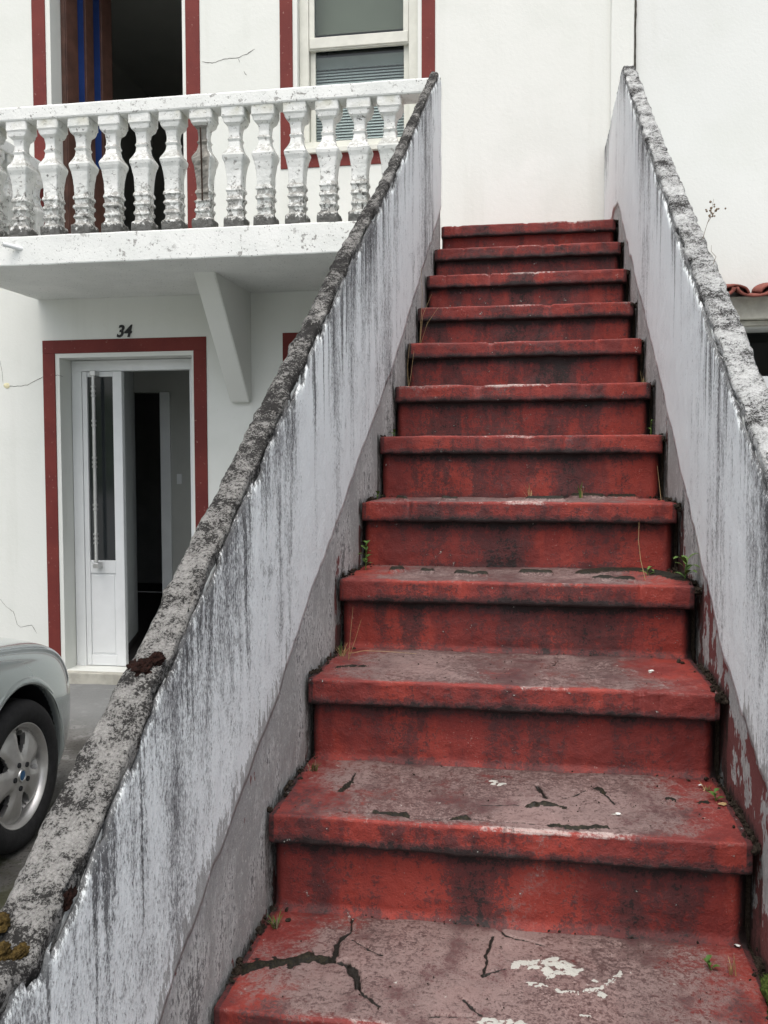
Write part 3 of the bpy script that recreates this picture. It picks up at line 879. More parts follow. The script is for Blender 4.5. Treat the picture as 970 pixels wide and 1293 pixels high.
# ---- front door: white frame, closed narrow glazed leaf, the wide leaf stands open inside
FY = YF + 0.150
fd = H(frame_piece('front_door', -2.658, -1.738, -0.360, 1.741, 0.072, FY, FY + 0.06, WHITE_PVC, 'LTR'))
def D(o): return sub(o, fd)
def glazed_leaf():
    x0, x1, z0, z1 = -2.584, -2.296, -0.356, 1.667
    y0, y1 = FY + 0.004, FY + 0.046
    st = 0.036; sr = 0.066
    bm = bmesh.new()
    box_into(bm, x0, x0 + st, y0, y1, z0, z1, 0.004, 2)
    box_into(bm, x1 - sr, x1, y0, y1, z0, z1, 0.004, 2)
    box_into(bm, x0 + st, x1 - sr, y0 + .002, y1, z1 - st, z1, 0.004, 2)
    box_into(bm, x0 + st, x1 - sr, y0 + .002, y1, z0, z0 + 0.075, 0.004, 2)
    box_into(bm, x0 + st, x1 - sr, y0 + .002, y1, 0.285, 0.375, 0.004, 2)
    D(from_bm('door_leaf', bm, WHITE_PVC))
    D(box('door_pane', x0 + st, x1 - sr, y0 + 0.018, y0 + 0.024, 0.375, z1 - st, DARKGLASS))
    D(box('door_panel', x0 + st, x1 - sr, y0 + 0.010, y0 + 0.030, z0 + 0.075, 0.285, WHITE_PVC, None, 0.003))
    bm = bmesh.new()
    box_into(bm, x0 + st + .012, x1 - sr - .012, y0 + 0.006, y0 + 0.012, z0 + 0.087, 0.273, 0.003, 2)
    D(from_bm('raised_panel', bm, WHITE_PVC))
    # long turned pull bar with rings
    bm = bmesh.new()
    hx = x0 + 0.112 - 0.004; hy = y0 - 0.050
    pts = []; rad = []
    z = 0.335; 
    ringz = [0.50, 0.53, 0.56, 0.73, 0.76, 1.02, 1.05, 1.08, 1.30, 1.33, 1.50, 1.53, 1.56]
    zs = sorted(set([0.335, 1.66] + [r + d for r in ringz for d in (-.009, -.006, .006, .009)]))
    for zz in zs:
        near = any(abs(zz - r) <= 0.0065 for r in ringz)
        pts.append((hx, hy, zz)); rad.append(0.0165 if near else 0.0125)
    tube_into(bm, pts, rad, 14)
    for zz in (0.345, 1.65):
        box_into(bm, hx - 0.020, hx + 0.020, hy - 0.014, y0 + 0.004, zz - 0.018, zz + 0.018, 0.004, 2)
    D(from_bm('pull_handle', bm, METAL))
glazed_leaf()
# the other leaf, swung inwards against the passage wall
def open_leaf():
    bm = bmesh.new()
    box_into(bm, -1.80, -1.757, FY + 0.06, FY + 0.62, -0.350, 1.667, 0.004, 2)
    D(from_bm('open_leaf', bm, WHITE_PVC))
open_leaf()
# ---- hall behind the door (open front, real rooms)
def room(name, x0, x1, y0, y1, z0, z1, mat, fmat):
    r = bmesh.new()
    t = 0.05
    box_into(r, x0 - t, x0, y0, y1, z0, z1); box_into(r, x1, x1 + t, y0, y1, z0, z1)
    box_into(r, x0, x1, y1, y1 + t, z0, z1); box_into(r, x0, x1, y0, y1, z1, z1 + t)
    H(from_bm(name, r, mat))
    H(box('interior_floor', x0, x1, y0, y1 - 0.001, z0 - t, z0 - 0.001, fmat))
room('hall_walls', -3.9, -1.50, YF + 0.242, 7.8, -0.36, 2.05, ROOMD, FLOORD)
bm = bmesh.new()
box_into(bm, -2.340, -1.505, 5.20, 5.28, -0.355, 2.04)
box_into(bm, -2.662, -2.340, 5.20, 5.28, 1.60, 2.04)
H(from_bm('partition', bm, ROOMU))
H(box('door_jamb', -2.424, -2.341, 5.185, 5.30, -0.355, 1.598, WHITE_PVC, None, 0.004))
bm = bmesh.new()
p0, p1 = Vector((-2.452, 4.56, 0)), Vector((-2.655, 5.24, 0))
vs = [bm.verts.new((p.x + o, p.y, z)) for z in (-0.30, 2.04) for p, o in ((p0, 0), (p1, 0), (p1, -0.09), (p0, -0.09))]
for q in ((0, 1, 5, 4), (1, 2, 6, 5), (2, 3, 7, 6), (3, 0, 4, 7), (0, 1, 2, 3), (4, 5, 6, 7)): bm.faces.new([vs[k] for k in q])
H(from_bm('hall_wall_return', bm, ROOMW))
bm = bmesh.new()
vs = [bm.verts.new((p.x + o, p.y - 0.006, z)) for z in (-0.355, -0.300) for p, o in ((p0, .004), (p1, .004), (p1, -0.094), (p0, -0.094))]
for q in ((0, 1, 5, 4), (1, 2, 6, 5), (2, 3, 7, 6), (3, 0, 4, 7), (0, 1, 2, 3), (4, 5, 6, 7)): bm.faces.new([vs[k] for k in q])
H(from_bm('skirting', bm, FLOORD))
H(box('light_switch', -2.292, -2.252, 5.19, 5.202, 0.88, 0.96, WHITE_PVC, None, 0.003))
H(box('skirting', -3.89, -2.43, 7.77, 7.795, -0.355, -0.26, FLOORD))

# ---- balcony door: reveal, brown leaf with blue panes folded at the left, dark room
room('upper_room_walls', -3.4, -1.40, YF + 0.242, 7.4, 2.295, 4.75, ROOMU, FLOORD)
bd = H(frame_piece('balcony_door', -2.676, -1.774, 2.298, 4.446, 0.030, YF + 0.13, YF + 0.19, BROWN, 'LTR'))
def brown_leaf():
    ang = R(68)
    L0 = Vector((-2.640, YF + 0.135, 0))
    wd = 0.40
    def T(o):
        o.data.transform(Matrix.Translation(L0) @ Matrix.Rotation(ang, 4, 'Z')); return sub(o, bd)
    z0, z1 = 2.305, 4.42
    bm = bmesh.new()
    for a, b in ((0, 0.10), (0.165, 0.235), (0.305, wd)):
        box_into(bm, a, b, 0, 0.045, z0, z1, 0.004, 2)
    for a, b in ((0.10, 0.165), (0.235, 0.305)):
        box_into(bm, a, b, 0.003, 0.042, z0, 3.10, 0.003, 1)
        box_into(bm, a, b, 0.003, 0.042, z1 - 0.10, z1, 0.003, 1)
    T(from_bm('door_leaf', bm, BROWN))
    for a, b in ((0.10, 0.165), (0.235, 0.305)):
        T(box('blue_pane', a, b, 0.018, 0.024, 3.10, z1 - 0.10, BLUEGL))
brown_leaf()
H(box('inner_partition', -2.72, -2.02, 6.6, 6.68, 2.30, 4.2, ROOMW))

# ---- sash window over the balcony
wy = YF + 0.045
wf = H(frame_piece('window', -1.010, -0.252, 3.012, 4.398, 0.060, wy, wy + 0.09, CREAM))
def W(o): return sub(o, wf)
W(frame_piece('lower_sash', -0.948, -0.314, 3.006 + .006, 3.690, 0.034, wy + 0.034, wy + 0.062, CREAM))
W(frame_piece('upper_sash', -0.948, -0.314, 3.640, 4.336, 0.034, wy + 0.006, wy + 0.033, CREAM))
W(box('meeting_rail', -0.944, -0.318, wy - 0.002, wy + 0.0335, 3.648, 3.716, CREAM, None, 0.004))
W(box('window_sill', -1.030, -0.232, YF - 0.030, wy + 0.02, 2.980, 3.014, CREAM, None, 0.004))
W(box('pane', -0.914, -0.348, wy + 0.046, wy + 0.050, 3.046, 3.656, GLASS))
W(box('pane', -0.914, -0.348, wy + 0.018, wy + 0.022, 3.700, 4.302, GLASS))
bm = bmesh.new()
for k in range(44):
    z = 3.02 + k * 0.0185
    if z > 3.60: break
    vs = [bm.verts.new(p) for p in ((-0.93, wy + 0.105, z), (-0.33, wy + 0.105, z), (-0.33, wy + 0.112, z + 0.0135), (-0.93, wy + 0.112, z + 0.0135))]
    bm.faces.new(vs)
W(from_bm('venetian_blind', bm, SLATM))
bm = bmesh.new()                                     # scalloped pelmet over the blind
n = 60
ring = []
for k in range(n + 1):
    x = -0.93 + 0.60 * k / n
    zz = 3.548 + 0.010 * abs(math.sin(k / n * math.pi * 13))
    ring.append((bm.verts.new((x, wy + 0.098, zz)), bm.verts.new((x, wy + 0.098, 3.63))))
for k in range(n): bm.faces.new((ring[k][0], ring[k + 1][0], ring[k + 1][1], ring[k][1]))
W(from_bm('pelmet', bm, ROOMD))
W(box('roller_blind', -0.93, -0.33, wy + 0.112, wy + 0.116, 3.78, 4.38, BLINDM))
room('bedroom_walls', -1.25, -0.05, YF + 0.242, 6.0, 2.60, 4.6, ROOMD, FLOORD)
# ---- ground-floor window beside the stairs
lw = H(frame_piece('window', -0.998, -0.262, 0.752, 1.753, 0.055, wy, wy + 0.08, CREAM))
sub(box('pane', -0.943, -0.317, wy + 0.03, wy + 0.036, 0.807, 1.698, DARKGLASS), lw)
sub(box('mullion', -0.650, -0.610, wy + 0.01, wy + 0.05, 0.807, 1.698, CREAM, None, 0.003), lw)

# ---- house number
def digit(ch, x, z, h):
    cu = bpy.data.curves.new('digit', 'FONT'); cu.body = ch; cu.size = h * 1.42; cu.shear = 0.28; cu.extrude = 0.003; cu.bevel_depth = 0.0008
    cu.offset = 0.0022
    t = bpy.data.objects.new('tmp', cu); COL.objects.link(t)
    dg = bpy.context.evaluated_depsgraph_get()
    me = bpy.data.meshes.new_from_object(t.evaluated_get(dg))
    bpy.data.objects.remove(t)
    me.transform(Matrix.Translation((x, YF - 0.005, z)) @ Matrix.Rotation(math.pi / 2, 4, 'X') @ Matrix.Diagonal((0.92, 1, 1, 1)))
    me.materials.clear()
    return H(link('digit', me, BLACK))
digit('3', -2.252, 1.874, 0.076); digit('4', -2.200, 1.874, 0.076)
PATCHM = simple('ochre_stain_paint', (0.66, 0.62, 0.42), 0.9, 0.1, 0, 0.15, 30)

# ---- cracks in the facade (thin open joints, ragged ribbons a hair proud of the paint)
def wall_crack(px, w=0.0016, name='crack'):
    pts = [on_y(u, v, YF) for u, v in px]
    fine = []
    for k in range(len(pts) - 1):
        n = max(2, int((pts[k + 1] - pts[k]).length / 0.012))
        for j in range(n):
            p = pts[k].lerp(pts[k + 1], j / n)
            p += Vector((0, 0, 0.006 * mn.noise(Vector((p.x * 50, p.z * 50, 1))))); fine.append(p)
    fine.append(pts[-1])
    bm = bmesh.new(); prev = None
    for k, p in enumerate(fine):
        t = (fine[min(k + 1, len(fine) - 1)] - fine[max(k - 1, 0)]).normalized()
        nn = Vector((-t.z, 0, t.x)); ww = w * (0.5 + 0.9 * abs(mn.noise(p * 40))) * (0.35 if k in (0, len(fine) - 1) else 1)
        a = bm.verts.new((p.x + nn.x * ww, YF - 0.0012, p.z + nn.z * ww)); b = bm.verts.new((p.x - nn.x * ww, YF - 0.0012, p.z - nn.z * ww))
        if prev: bm.faces.new((prev[0], prev[1], b, a))
        prev = (a, b)
    return sub(from_bm(name, bm, DARKGAP), wall)
wall_crack([(255, 78), (268, 80), (285, 74), (300, 73), (312, 68), (322, 62)], 0.0022)
wall_crack([(301, 74), (303, 79)], 0.0018); wall_crack([(308, 90), (312, 95)], 0.0025)
wall_crack([(5, 487), (18, 488), (35, 486), (48, 479), (56, 475), (73, 474), (80, 476)], 0.0020)
wall_crack([(0, 455), (3, 470), (4, 484)], 0.0012)
wall_crack([(0, 756), (8, 766), (17, 772), (22, 788), (26, 792), (40, 789), (47, 800)], 0.0015)
c = on_y(9, 487, YF)
hole = bmesh.new()
bmesh.ops.create_icosphere(hole, subdivisions=3, radius=0.024)
for v in hole.verts:
    v.co *= 1 + 0.35 * mn.noise(v.co * 60); v.co.y *= 0.16; v.co.z *= 0.75; v.co += Vector((c.x, YF, c.z))
sub(from_bm('plaster_patch', hole, PATCHM), wall)

# ---- balcony
BY = 3.100
balcony = H(rough_box('balcony', -2.812, -0.085, BY, YF - 0.001, 2.132, 2.295, BALC, None, 0.07, 0.0025, 0.008, 9))
def BA(o): return sub(o, balcony)
BA(rough_box('rail', -2.812, -0.012, BY - 0.010, BY + 0.130, 2.913, 2.990, BALC, None, 0.06, 0.0022, 0.010, 11))
BA(rough_box('rail', -2.812, -2.675, BY + 0.131, YF - 0.002, 2.913, 2.988, BALC, None, 0.06, 0.0022, 0.010, 11))
BA(rough_box('post', -0.062, -0.014, BY + 0.006, BY + 0.024, 2.60, 2.912, BALC, None, 0.06, 0.001, 0.004))
BPROF = [(0.0, .066), (.075, .066), (.090, .060), (.125, .056), (.150, .040), (.200, .034), (.238, .035), (.256, .043), (.276, .036), (.315, .040), (.350, .052), (.385, .066),
         (.400, .0695), (.425, .0665), (.46, .058), (.53, .050), (.60, .046), (.655, .045), (.672, .052), (.690, .0535), (.703, .046), (.735, .044), (.750, .052), (.768, .0535), (.785, .044),
         (.820, .043), (.832, .050), (.850, .051), (.868, .043), (.905, .044), (.918, .057), (.93, .060), (1.0, .060)]
BH = 2.914 - 2.293
def baluster_mesh(seed, broken=False):
    prof = []
    for k in range(len(BPROF) - 1):
        (a, ra), (b, rb) = BPROF[k], BPROF[k + 1]
        n = max(1, int((b - a) * BH / 0.010))
        for j in range(n): prof.append((a + (b - a) * j / n, ra + (rb - ra) * j / n))
    prof.append(BPROF[-1])
    per = []                                   # square outline, several points a side, chamfered corners
    m = 7
    for s in range(4):
        for j in range(m):
            t = -0.90 + 1.80 * j / (m - 1)
            per.append([(t, -1), (1, t), (-t, 1), (-1, -t)][s])
    V, A, F, MI = [], [], [], []
    np_ = len(per)
    for h, r in prof:
        for (cx_, cy_) in per:
            x, y, z = cx_ * r * (0.82 if 0.13 < h < 0.36 else 0.86 if 0.12 < h < 0.9 else 0.94), cy_ * r * 0.92, BH * (1 - h)
            k = Vector((x * 22 + seed * 3, y * 22, z * 22))
            low = max(0, min(1, (h - 0.55) / 0.2))
            n = mn.noise_vector(k) * 0.0016 + mn.noise_vector(k * 3) * (0.0010 + 0.0022 * low)
            x += n.x; y += n.y; z += n.z * 0.5
            if broken and 0.11 < h < 0.76 and cy_ < -0.2 and cx_ < 0.80:
                y += 0.014 + 0.010 * abs(fb(x * 30, z * 30, seed, 3))
                x *= 0.98
            V.append((x, y, z))
            A.append((low, max(0, (h - 0.90) / 0.05) * (0.6 + 0.7 * mn.noise(Vector((seed, 1, 1)))), max(0, 1 - h / 0.12)))
    for i in range(len(prof) - 1):
        hm = prof[i][0]
        for j in range(np_):
            F.append((i * np_ + j, i * np_ + (j + 1) % np_, (i + 1) * np_ + (j + 1) % np_, (i + 1) * np_ + j))
            MI.append(1 if broken and 0.115 < hm < 0.75 and per[j][1] < -0.2 and per[j][0] < 0.65 else 0)
    F.append(list(range(np_))); F.append([(len(prof) - 1) * np_ + j for j in range(np_)][::-1]); MI += [0, 0]
    me = bpy.data.meshes.new('baluster')
    me.from_pydata(V, [], [tuple(f)[::-1] for f in F])
    me.materials.append(BALU); me.materials.append(CONC)
    me.polygons.foreach_set('material_index', MI); me.update()
    color_attr(me, 'ma', np.array(A))
    return me
variants = [baluster_mesh(s) for s in range(5)]
bcx = [28 - 39 - 38.5, 28 - 38.5, 28, 67, 105.5, 143.5, 181.5, 219.5, 258, 298, 335.5, 375.5, 415.5, 455, 493]
for k, u in enumerate(bcx):
    x = on_y(u, 215 - 0.07 * u, BY + 0.055).x
    broken = abs(u - 258) < 1
    me = baluster_mesh(3.3, True) if broken else variants[(k * 3) % 5]
    b = link('baluster', me, None, balcony)
    b.location = Vector((x, BY + 0.058, 2.2935)) - house.location
    if (k * 7) % 3 == 1 and not broken: b.rotation_euler.z = math.pi      # turned castings differ
    if broken: b['label'] = 'broken baluster with bare concrete and a rusty bar'
    if broken:
        bm = bmesh.new()
        tube_into(bm, [(x + .004, BY + 0.008, 2.44), (x + .003, BY + 0.006, 2.62), (x - .003, BY + 0.010, 2.82)], 0.0045, 7)
        BA(from_bm('reinforcing_bar', bm, RUST))
for k in range(5):
    b = link('baluster', variants[(k * 2 + 1) % 5], None, balcony)
    b.location = Vector((-2.742, BY + 0.225 + k * 0.158, 2.2935)) - house.location
    b.rotation_euler.z = math.pi / 2
# cracked old corner of the slab: drain pipe stub
bm = bmesh.new()
p = on_y(12, 312, BY)
tube_into(bm, [(p.x + 0.075, BY + 0.01, p.z - 0.012), (p.x - 0.005, BY - 0.055, p.z + 0.004)], 0.0125, 14, False)
tube_into(bm, [(p.x + 0.075, BY + 0.01, p.z - 0.012), (p.x - 0.005, BY - 0.055, p.z + 0.004)], 0.0095, 14, False)
BA(from_bm('drain_pipe', bm, WHITE_PVC))
# bracket under the slab
v = []
for x in (-1.458, -1.330):
    v += [(x, 3.425, 2.140), (x, YF + 0.001, 2.140), (x, YF + 0.001, 1.432), (x, YF - 0.045, 1.432)]
br = mesh('bracket', v, [(0, 1, 2, 3), (7, 6, 5, 4), (0, 3, 7, 4), (3, 2, 6, 7), (0, 4, 5, 1), (1, 5, 6, 2)], FACADE)
bm = bmesh.new(); bm.from_mesh(br.data)
bmesh.ops.bevel(bm, geom=bm.edges[:], offset=0.006, segments=2, affect='EDGES'); bm.to_mesh(br.data); bm.free()
BA(br)

# ================================================================== NEIGHBOUR HOUSE
nb = empty('neighbour_house', (2.5, YF, -0.6))
tag(nb, 'white neighbouring house wall with a tiled ledge over a dark garage opening', 'house')
NI = Matrix.Translation(-nb.location)
def NB(o, part=None): o.data.transform(NI); o.parent = part or nb; return o
wall_with_holes('wall', 1.047, 7.0, -0.75, 5.6, [(1.20, 4.2, -0.55, 1.835)], YF + 0.012, 0.24, NEIGH, NB)
NB(rough_box('lintel', 1.12, 4.3, YF - 0.095, YF + 0.010, 1.868, 2.000, BEIGE, None, 0.1, 0.002, 0.006))
NB(rough_box('lintel', 1.14, 4.28, YF - 0.055, YF + 0.008, 1.838, 1.866, BEIGE, None, 0.1, 0.001, 0.004))
def roof_tile(x, seed):
    V, F = [], []
    nu, nv = 14, 8
    for a in range(nu):
        t = math.pi * a / (nu - 1)
        for b in range(nv):
            s = b / (nv - 1)
            w = 0.108 - 0.012 * s
            V.append((x + w * math.cos(t), YF - 0.185 + 0.20 * s, 1.985 - 0.058 * math.sin(t) + 0.060 + 0.045 * s - 0.01))
    o = mesh('roof_tile', V, grid_faces(nu, nv), TILE, None, True)
    bm = bmesh.new(); bm.from_mesh(o.data)
    bmesh.ops.solidify(bm, geom=bm.faces[:], thickness=0.014)
    for v in bm.verts: v.co += mn.noise_vector(v.co * 25 + Vector((seed, 0, 0))) * 0.003
    bm.to_mesh(o.data); bm.free()
    return NB(o)
def cover_tile(x, seed):
    V, F = [], []
    nu, nv = 14, 8
    for a in range(nu):
        t = math.pi * a / (nu - 1)
        for b in range(nv):
            s = b / (nv - 1)
            w = 0.070 + 0.012 * s
            V.append((x + w * math.cos(t), YF - 0.150 + 0.165 * s, 2.005 + 0.042 * math.sin(t) + 0.035 * s))
    o = mesh('roof_tile', V, grid_faces(nu, nv), TILE, None, True)
    bm = bmesh.new(); bm.from_mesh(o.data)
    bmesh.ops.solidify(bm, geom=bm.faces[:], thickness=0.012)
    for v in bm.verts: v.co += mn.noise_vector(v.co * 25 + Vector((seed, 0, 0))) * 0.003
    bm.to_mesh(o.data); bm.free()
    return NB(o)
x0 = on_y(955, 380, YF - 0.185).x
for k in range(-3, 12): roof_tile(x0 + 0.216 * k, k)
for k in range(-3, 11): cover_tile(x0 + 0.108 + 0.216 * k, k + 20)
gd = NB(box('garage_door', 1.16, 4.24, YF + 0.10, YF + 0.13, -0.62, 1.50, BEIGE))
for k in range(20):
    NB(box('slat', 1.16, 4.24, YF + 0.088, YF + 0.102, -0.60 + k * 0.108, -0.60 + k * 0.108 + 0.103, WHITE_PVC, None, 0.004, 1), gd)
def nb_room():
    r = bmesh.new(); t = 0.05
    x0, x1, y0, y1, z0, z1 = 1.15, 4.25, YF + 0.254, 7.0, -0.62, 2.1
    box_into(r, x0 - t, x0, y0, y1, z0, z1); box_into(r, x1, x1 + t, y0, y1, z0, z1)
    box_into(r, x0, x1, y1, y1 + t, z0, z1); box_into(r, x0, x1, y0, y1, z1, z1 + t); box_into(r, x0, x1, y0, y1, z0 - t, z0)
    NB(from_bm('garage_walls', r, ROOMD))
nb_room()
# ragged joint between the two houses
bm = bmesh.new(); prev = None
for k in range(220):
    z = 2.0 + 3.5 * k / 219
    x = 1.0435 + 0.002 * mn.noise(Vector((0, 3, z * 9))); w = 0.0035 + 0.004 * abs(mn.noise(Vector((5, 0, z * 17))))
    a = bm.verts.new((x - w, YF - 0.0035, z)); b = bm.verts.new((x + w * 1.5, YF - 0.0035, z))
    c2 = bm.verts.new((x + w * 1.5, YF + 0.014, z))
    if prev: bm.faces.new((prev[0], prev[1], b, a)); bm.faces.new((prev[1], prev[2], c2, b))
    prev = (a, b, c2)
NB(from_bm('joint', bm, DARKGAP))

# ================================================================== CAR (parked nose to the house)
def paint_mat():
    M = Mat('silver_green_paint', 0.18, 0.5, 0.65)
    M.color(M.mix(M.step(M.noise(2.5, 2), 0.3, 0.7), (0.44, 0.49, 0.49), (0.45, 0.50, 0.50)))
    M.b.inputs['Coat Weight'].default_value = 0.7; M.b.inputs['Coat Roughness'].default_value = 0.04
    
    return M.m
PAINT = paint_mat()
RUBBER = simple('tyre_rubber', (0.016, 0.016, 0.017), 0.8, 0.25, 0, 0.25, 40, 0.3)
ALLOY = simple('alloy_wheel', (0.52, 0.51, 0.50), 0.34, 0.5, 0.7, 0.12, 14)
DARKPL = simple('black_plastic', (0.012, 0.013, 0.015), 0.6, 0.3)
BLUEB = simple('blue_badge', (0.02, 0.09, 0.20), 0.3, 0.5, 0, 0.1, 20)
LAMPG = simple('headlamp_lens', (0.55, 0.58, 0.60), 0.08, 0.6, 0.3, 0.05, 20)
car = empty('parked_car', (-2.382, 2.385, -0.511))
car.rotation_euler.z = R(1.0)
tag(car, 'pale silver-green hatchback parked nose to the house beside the left parapet', 'car')
def loft(sections, halfpts):
    V, F = [], []
    n = None
    for s in sections:
        hp = halfpts(s)
        ring = [(x, -s[0], z) for x, z in hp] + [(-x, -s[0], z) for x, z in hp[-2:0:-1]]
        n = len(ring); V += ring
    for i in range(len(sections) - 1):
        for k in range(n):
            F.append((i * n + k, i * n + (k + 1) % n, (i + 1) * n + (k + 1) % n, (i + 1) * n + k))
    F.append(list(range(n))[::-1]); F.append([(len(sections) - 1) * n + k for k in range(n)])
    return V, F
SEC = [(0.0, .42, .33, .56), (.015, .56, .27, .60), (.05, .665, .225, .645), (.11, .735, .20, .690), (.20, .790, .185, .735), (.34, .828, .18, .775), (.55, .850, .18, .812), (.8, .858, .18, .845), (1.15, .862, .18, .885),
       (1.6, .868, .18, .915), (2.4, .872, .18, .925), (3.2, .866, .19, .94), (3.6, .850, .20, .95), (3.85, .80, .24, .94), (3.98, .70, .30, .90), (4.03, .52, .40, .80)]
def body_half(s):
    _, w, zb, zt = s
    zm = (zb + zt) / 2
    return [(0, zb), (.70 * w, zb), (.93 * w, zb + .035), (.985 * w, zb + .12), (1.0 * w, zm - .02), (1.0 * w, zm + .09), (.982 * w, zt - .11), (.945 * w, zt - .045), (.86 * w, zt - .004), (.55 * w, zt + .022), (.0, zt + .032)]
def eval_mods(o):
    dg = bpy.context.evaluated_depsgraph_get()
    me = bpy.data.meshes.new_from_object(o.evaluated_get(dg))
    o.modifiers.clear(); o.data = me
V, F = loft(SEC, body_half)
body = mesh('body', V, F, [PAINT, DARKPL])
md = body.modifiers.new('s', 'SUBSURF'); md.levels = 3; md.render_levels = 3
eval_mods(body)
WHEELS = [(0.705, 1), (0.705, -1), (3.29, 1), (3.29, -1)]
for s, sg in WHEELS:
    bm = bmesh.new()
    bmesh.ops.create_cone(bm, cap_ends=True, segments=72, radius1=0.352, radius2=0.352, depth=0.36)
    bmesh.ops.transform(bm, matrix=Matrix.Translation((sg * 0.80, -s, 0.312)) @ Matrix.Rotation(math.pi / 2, 4, 'Y'), verts=bm.verts)
    cut = from_bm('cut', bm, [PAINT, DARKPL])
    cut.data.polygons.foreach_set('material_index', [1] * len(cut.data.polygons))
    md = body.modifiers.new('b', 'BOOLEAN'); md.operation = 'DIFFERENCE'; md.solver = 'EXACT'; md.object = cut
    eval_mods(body)
    bpy.data.objects.remove(cut)
body.data.polygons.foreach_set('use_smooth', [True] * len(body.data.polygons))
try:
    body.data.set_sharp_from_angle(angle=R(38))
except Exception:
    pass
body.parent = car
# arch lips
for s, sg in WHEELS:
    bm = bmesh.new(); n = 60; prev = None
    for k in range(n + 1):
        a = R(-14) + R(208) * k / n
        y, z = -s - 0.0 + math.cos(a), 0
        ring = []
        for rr, dx in ((0.352, -0.03), (0.350, 0.004), (0.358, 0.008), (0.374, 0.007), (0.388, -0.004), (0.39, -0.03)):
            yy = -s + rr * math.cos(a); zz = 0.312 + rr * math.sin(a)
            sec = next((q for q in range(len(SEC) - 1) if SEC[q][0] <= -yy <= SEC[q + 1][0]), 4)
            f_ = (-yy - SEC[sec][0]) / (SEC[sec + 1][0] - SEC[sec][0])
            w = SEC[sec][1] * (1 - f_) + SEC[sec + 1][1] * f_
            zt = SEC[sec][3] * (1 - f_) + SEC[sec + 1][3] * f_
            w *= 0.992 - 0.012 * max(0, (zz - (zt - 0.2)) / 0.1)
            w *= 1 - 0.05 * max(0, (0.30 - zz) / 0.12)
            ring.append(bm.verts.new((sg * (w + dx - 0.004), yy, zz)))
        if prev:
            for j in range(5): bm.faces.new((prev[j], prev[j + 1], ring[j + 1], ring[j]))
        prev = ring
    from_bm('wheel_arch', bm, PAINT, car, True)
# greenhouse
GSEC = [(1.10, .70, .70, .90, .93), (1.35, .78, .70, .91, 1.08), (1.95, .80, .60, .92, 1.40), (2.5, .80, .60, .92, 1.445), (3.2, .79, .58, .93, 1.41), (3.6, .76, .57, .93, 1.25), (3.86, .70, .60, .93, .98)]
def green_half(s):
    _, wb, wt, zb, zt = s
    return [(0, zb - .06), (wb, zb - .06), (wb, zb), ((wb + wt) / 2 + .02, (zb + zt) / 2), (wt + .03, zt - .03), (wt * .7, zt + .0), (0, zt + .015)]
V, F = loft(GSEC, green_half)
g = mesh('windows', V, F, DARKGLASS, car, True)
md = g.modifiers.new('s', 'SUBSURF'); md.levels = 2; md.render_levels = 2; eval_mods(g)
RSEC = [(1.93, .60, 1.398), (2.1, .625, 1.43), (2.5, .63, 1.458), (3.2, .61, 1.425), (3.5, .60, 1.33)]
V = []
for s, w, z in RSEC:
    for t in np.linspace(-1, 1, 11): V.append((w * t, -s, z + 0.012 - 0.035 * t * t))
ro = mesh('roof', V, grid_faces(len(RSEC), 11), PAINT, car, True)
bm = bmesh.new(); bm.from_mesh(ro.data); bmesh.ops.solidify(bm, geom=bm.faces[:], thickness=0.03); bm.to_mesh(ro.data); bm.free()
for sg in (-1, 1):
    for pts in ([(sg * .74, -1.18, .92), (sg * .70, -1.55, 1.19), (sg * .62, -1.97, 1.39)], [(sg * .815, -2.45, .93), (sg * .74, -2.46, 1.2), (sg * .645, -2.48, 1.43)], [(sg * .77, -3.62, .95), (sg * .68, -3.55, 1.2), (sg * .60, -3.45, 1.35)]):
        bm = bmesh.new(); tube_into(bm, pts, 0.03, 8); from_bm('pillar', bm, PAINT, car, True)
    # headlamp at the front corner
    bm = bmesh.new(); bmesh.ops.create_uvsphere(bm, u_segments=20, v_segments=12, radius=1)
    for v_ in bm.verts: v_.co = Vector((sg * 0.55 + v_.co.x * 0.17, -0.055 - sg * v_.co.x * -0.0 + v_.co.y * 0.06 - 0.10 * max(0, sg * v_.co.x), 0.585 + v_.co.z * 0.060))
    from_bm('headlight', bm, LAMPG, car, True)
    # door mirror and door seams
    bm = bmesh.new(); bmesh.ops.create_uvsphere(bm, u_segments=16, v_segments=10, radius=1)
    for v_ in bm.verts: v_.co = Vector((sg * 0.93 + v_.co.x * 0.10, -1.52 + v_.co.y * 0.06, 0.99 + v_.co.z * 0.07))
    from_bm('door_mirror', bm, PAINT, car, True)
box('grille', -0.40, 0.40, -0.02, 0.012, 0.43, 0.50, DARKPL, car, 0.006)
for sg in (-1, 1):
    bm = bmesh.new()                                 # bumper joint behind the front corner
    tube_into(bm, [(sg * 0.812, -0.37, 0.575), (sg * 0.790, -0.27, 0.583), (sg * 0.752, -0.17, 0.59)], 0.0025, 6); from_bm('bumper_seam', bm, DARKPL, car)

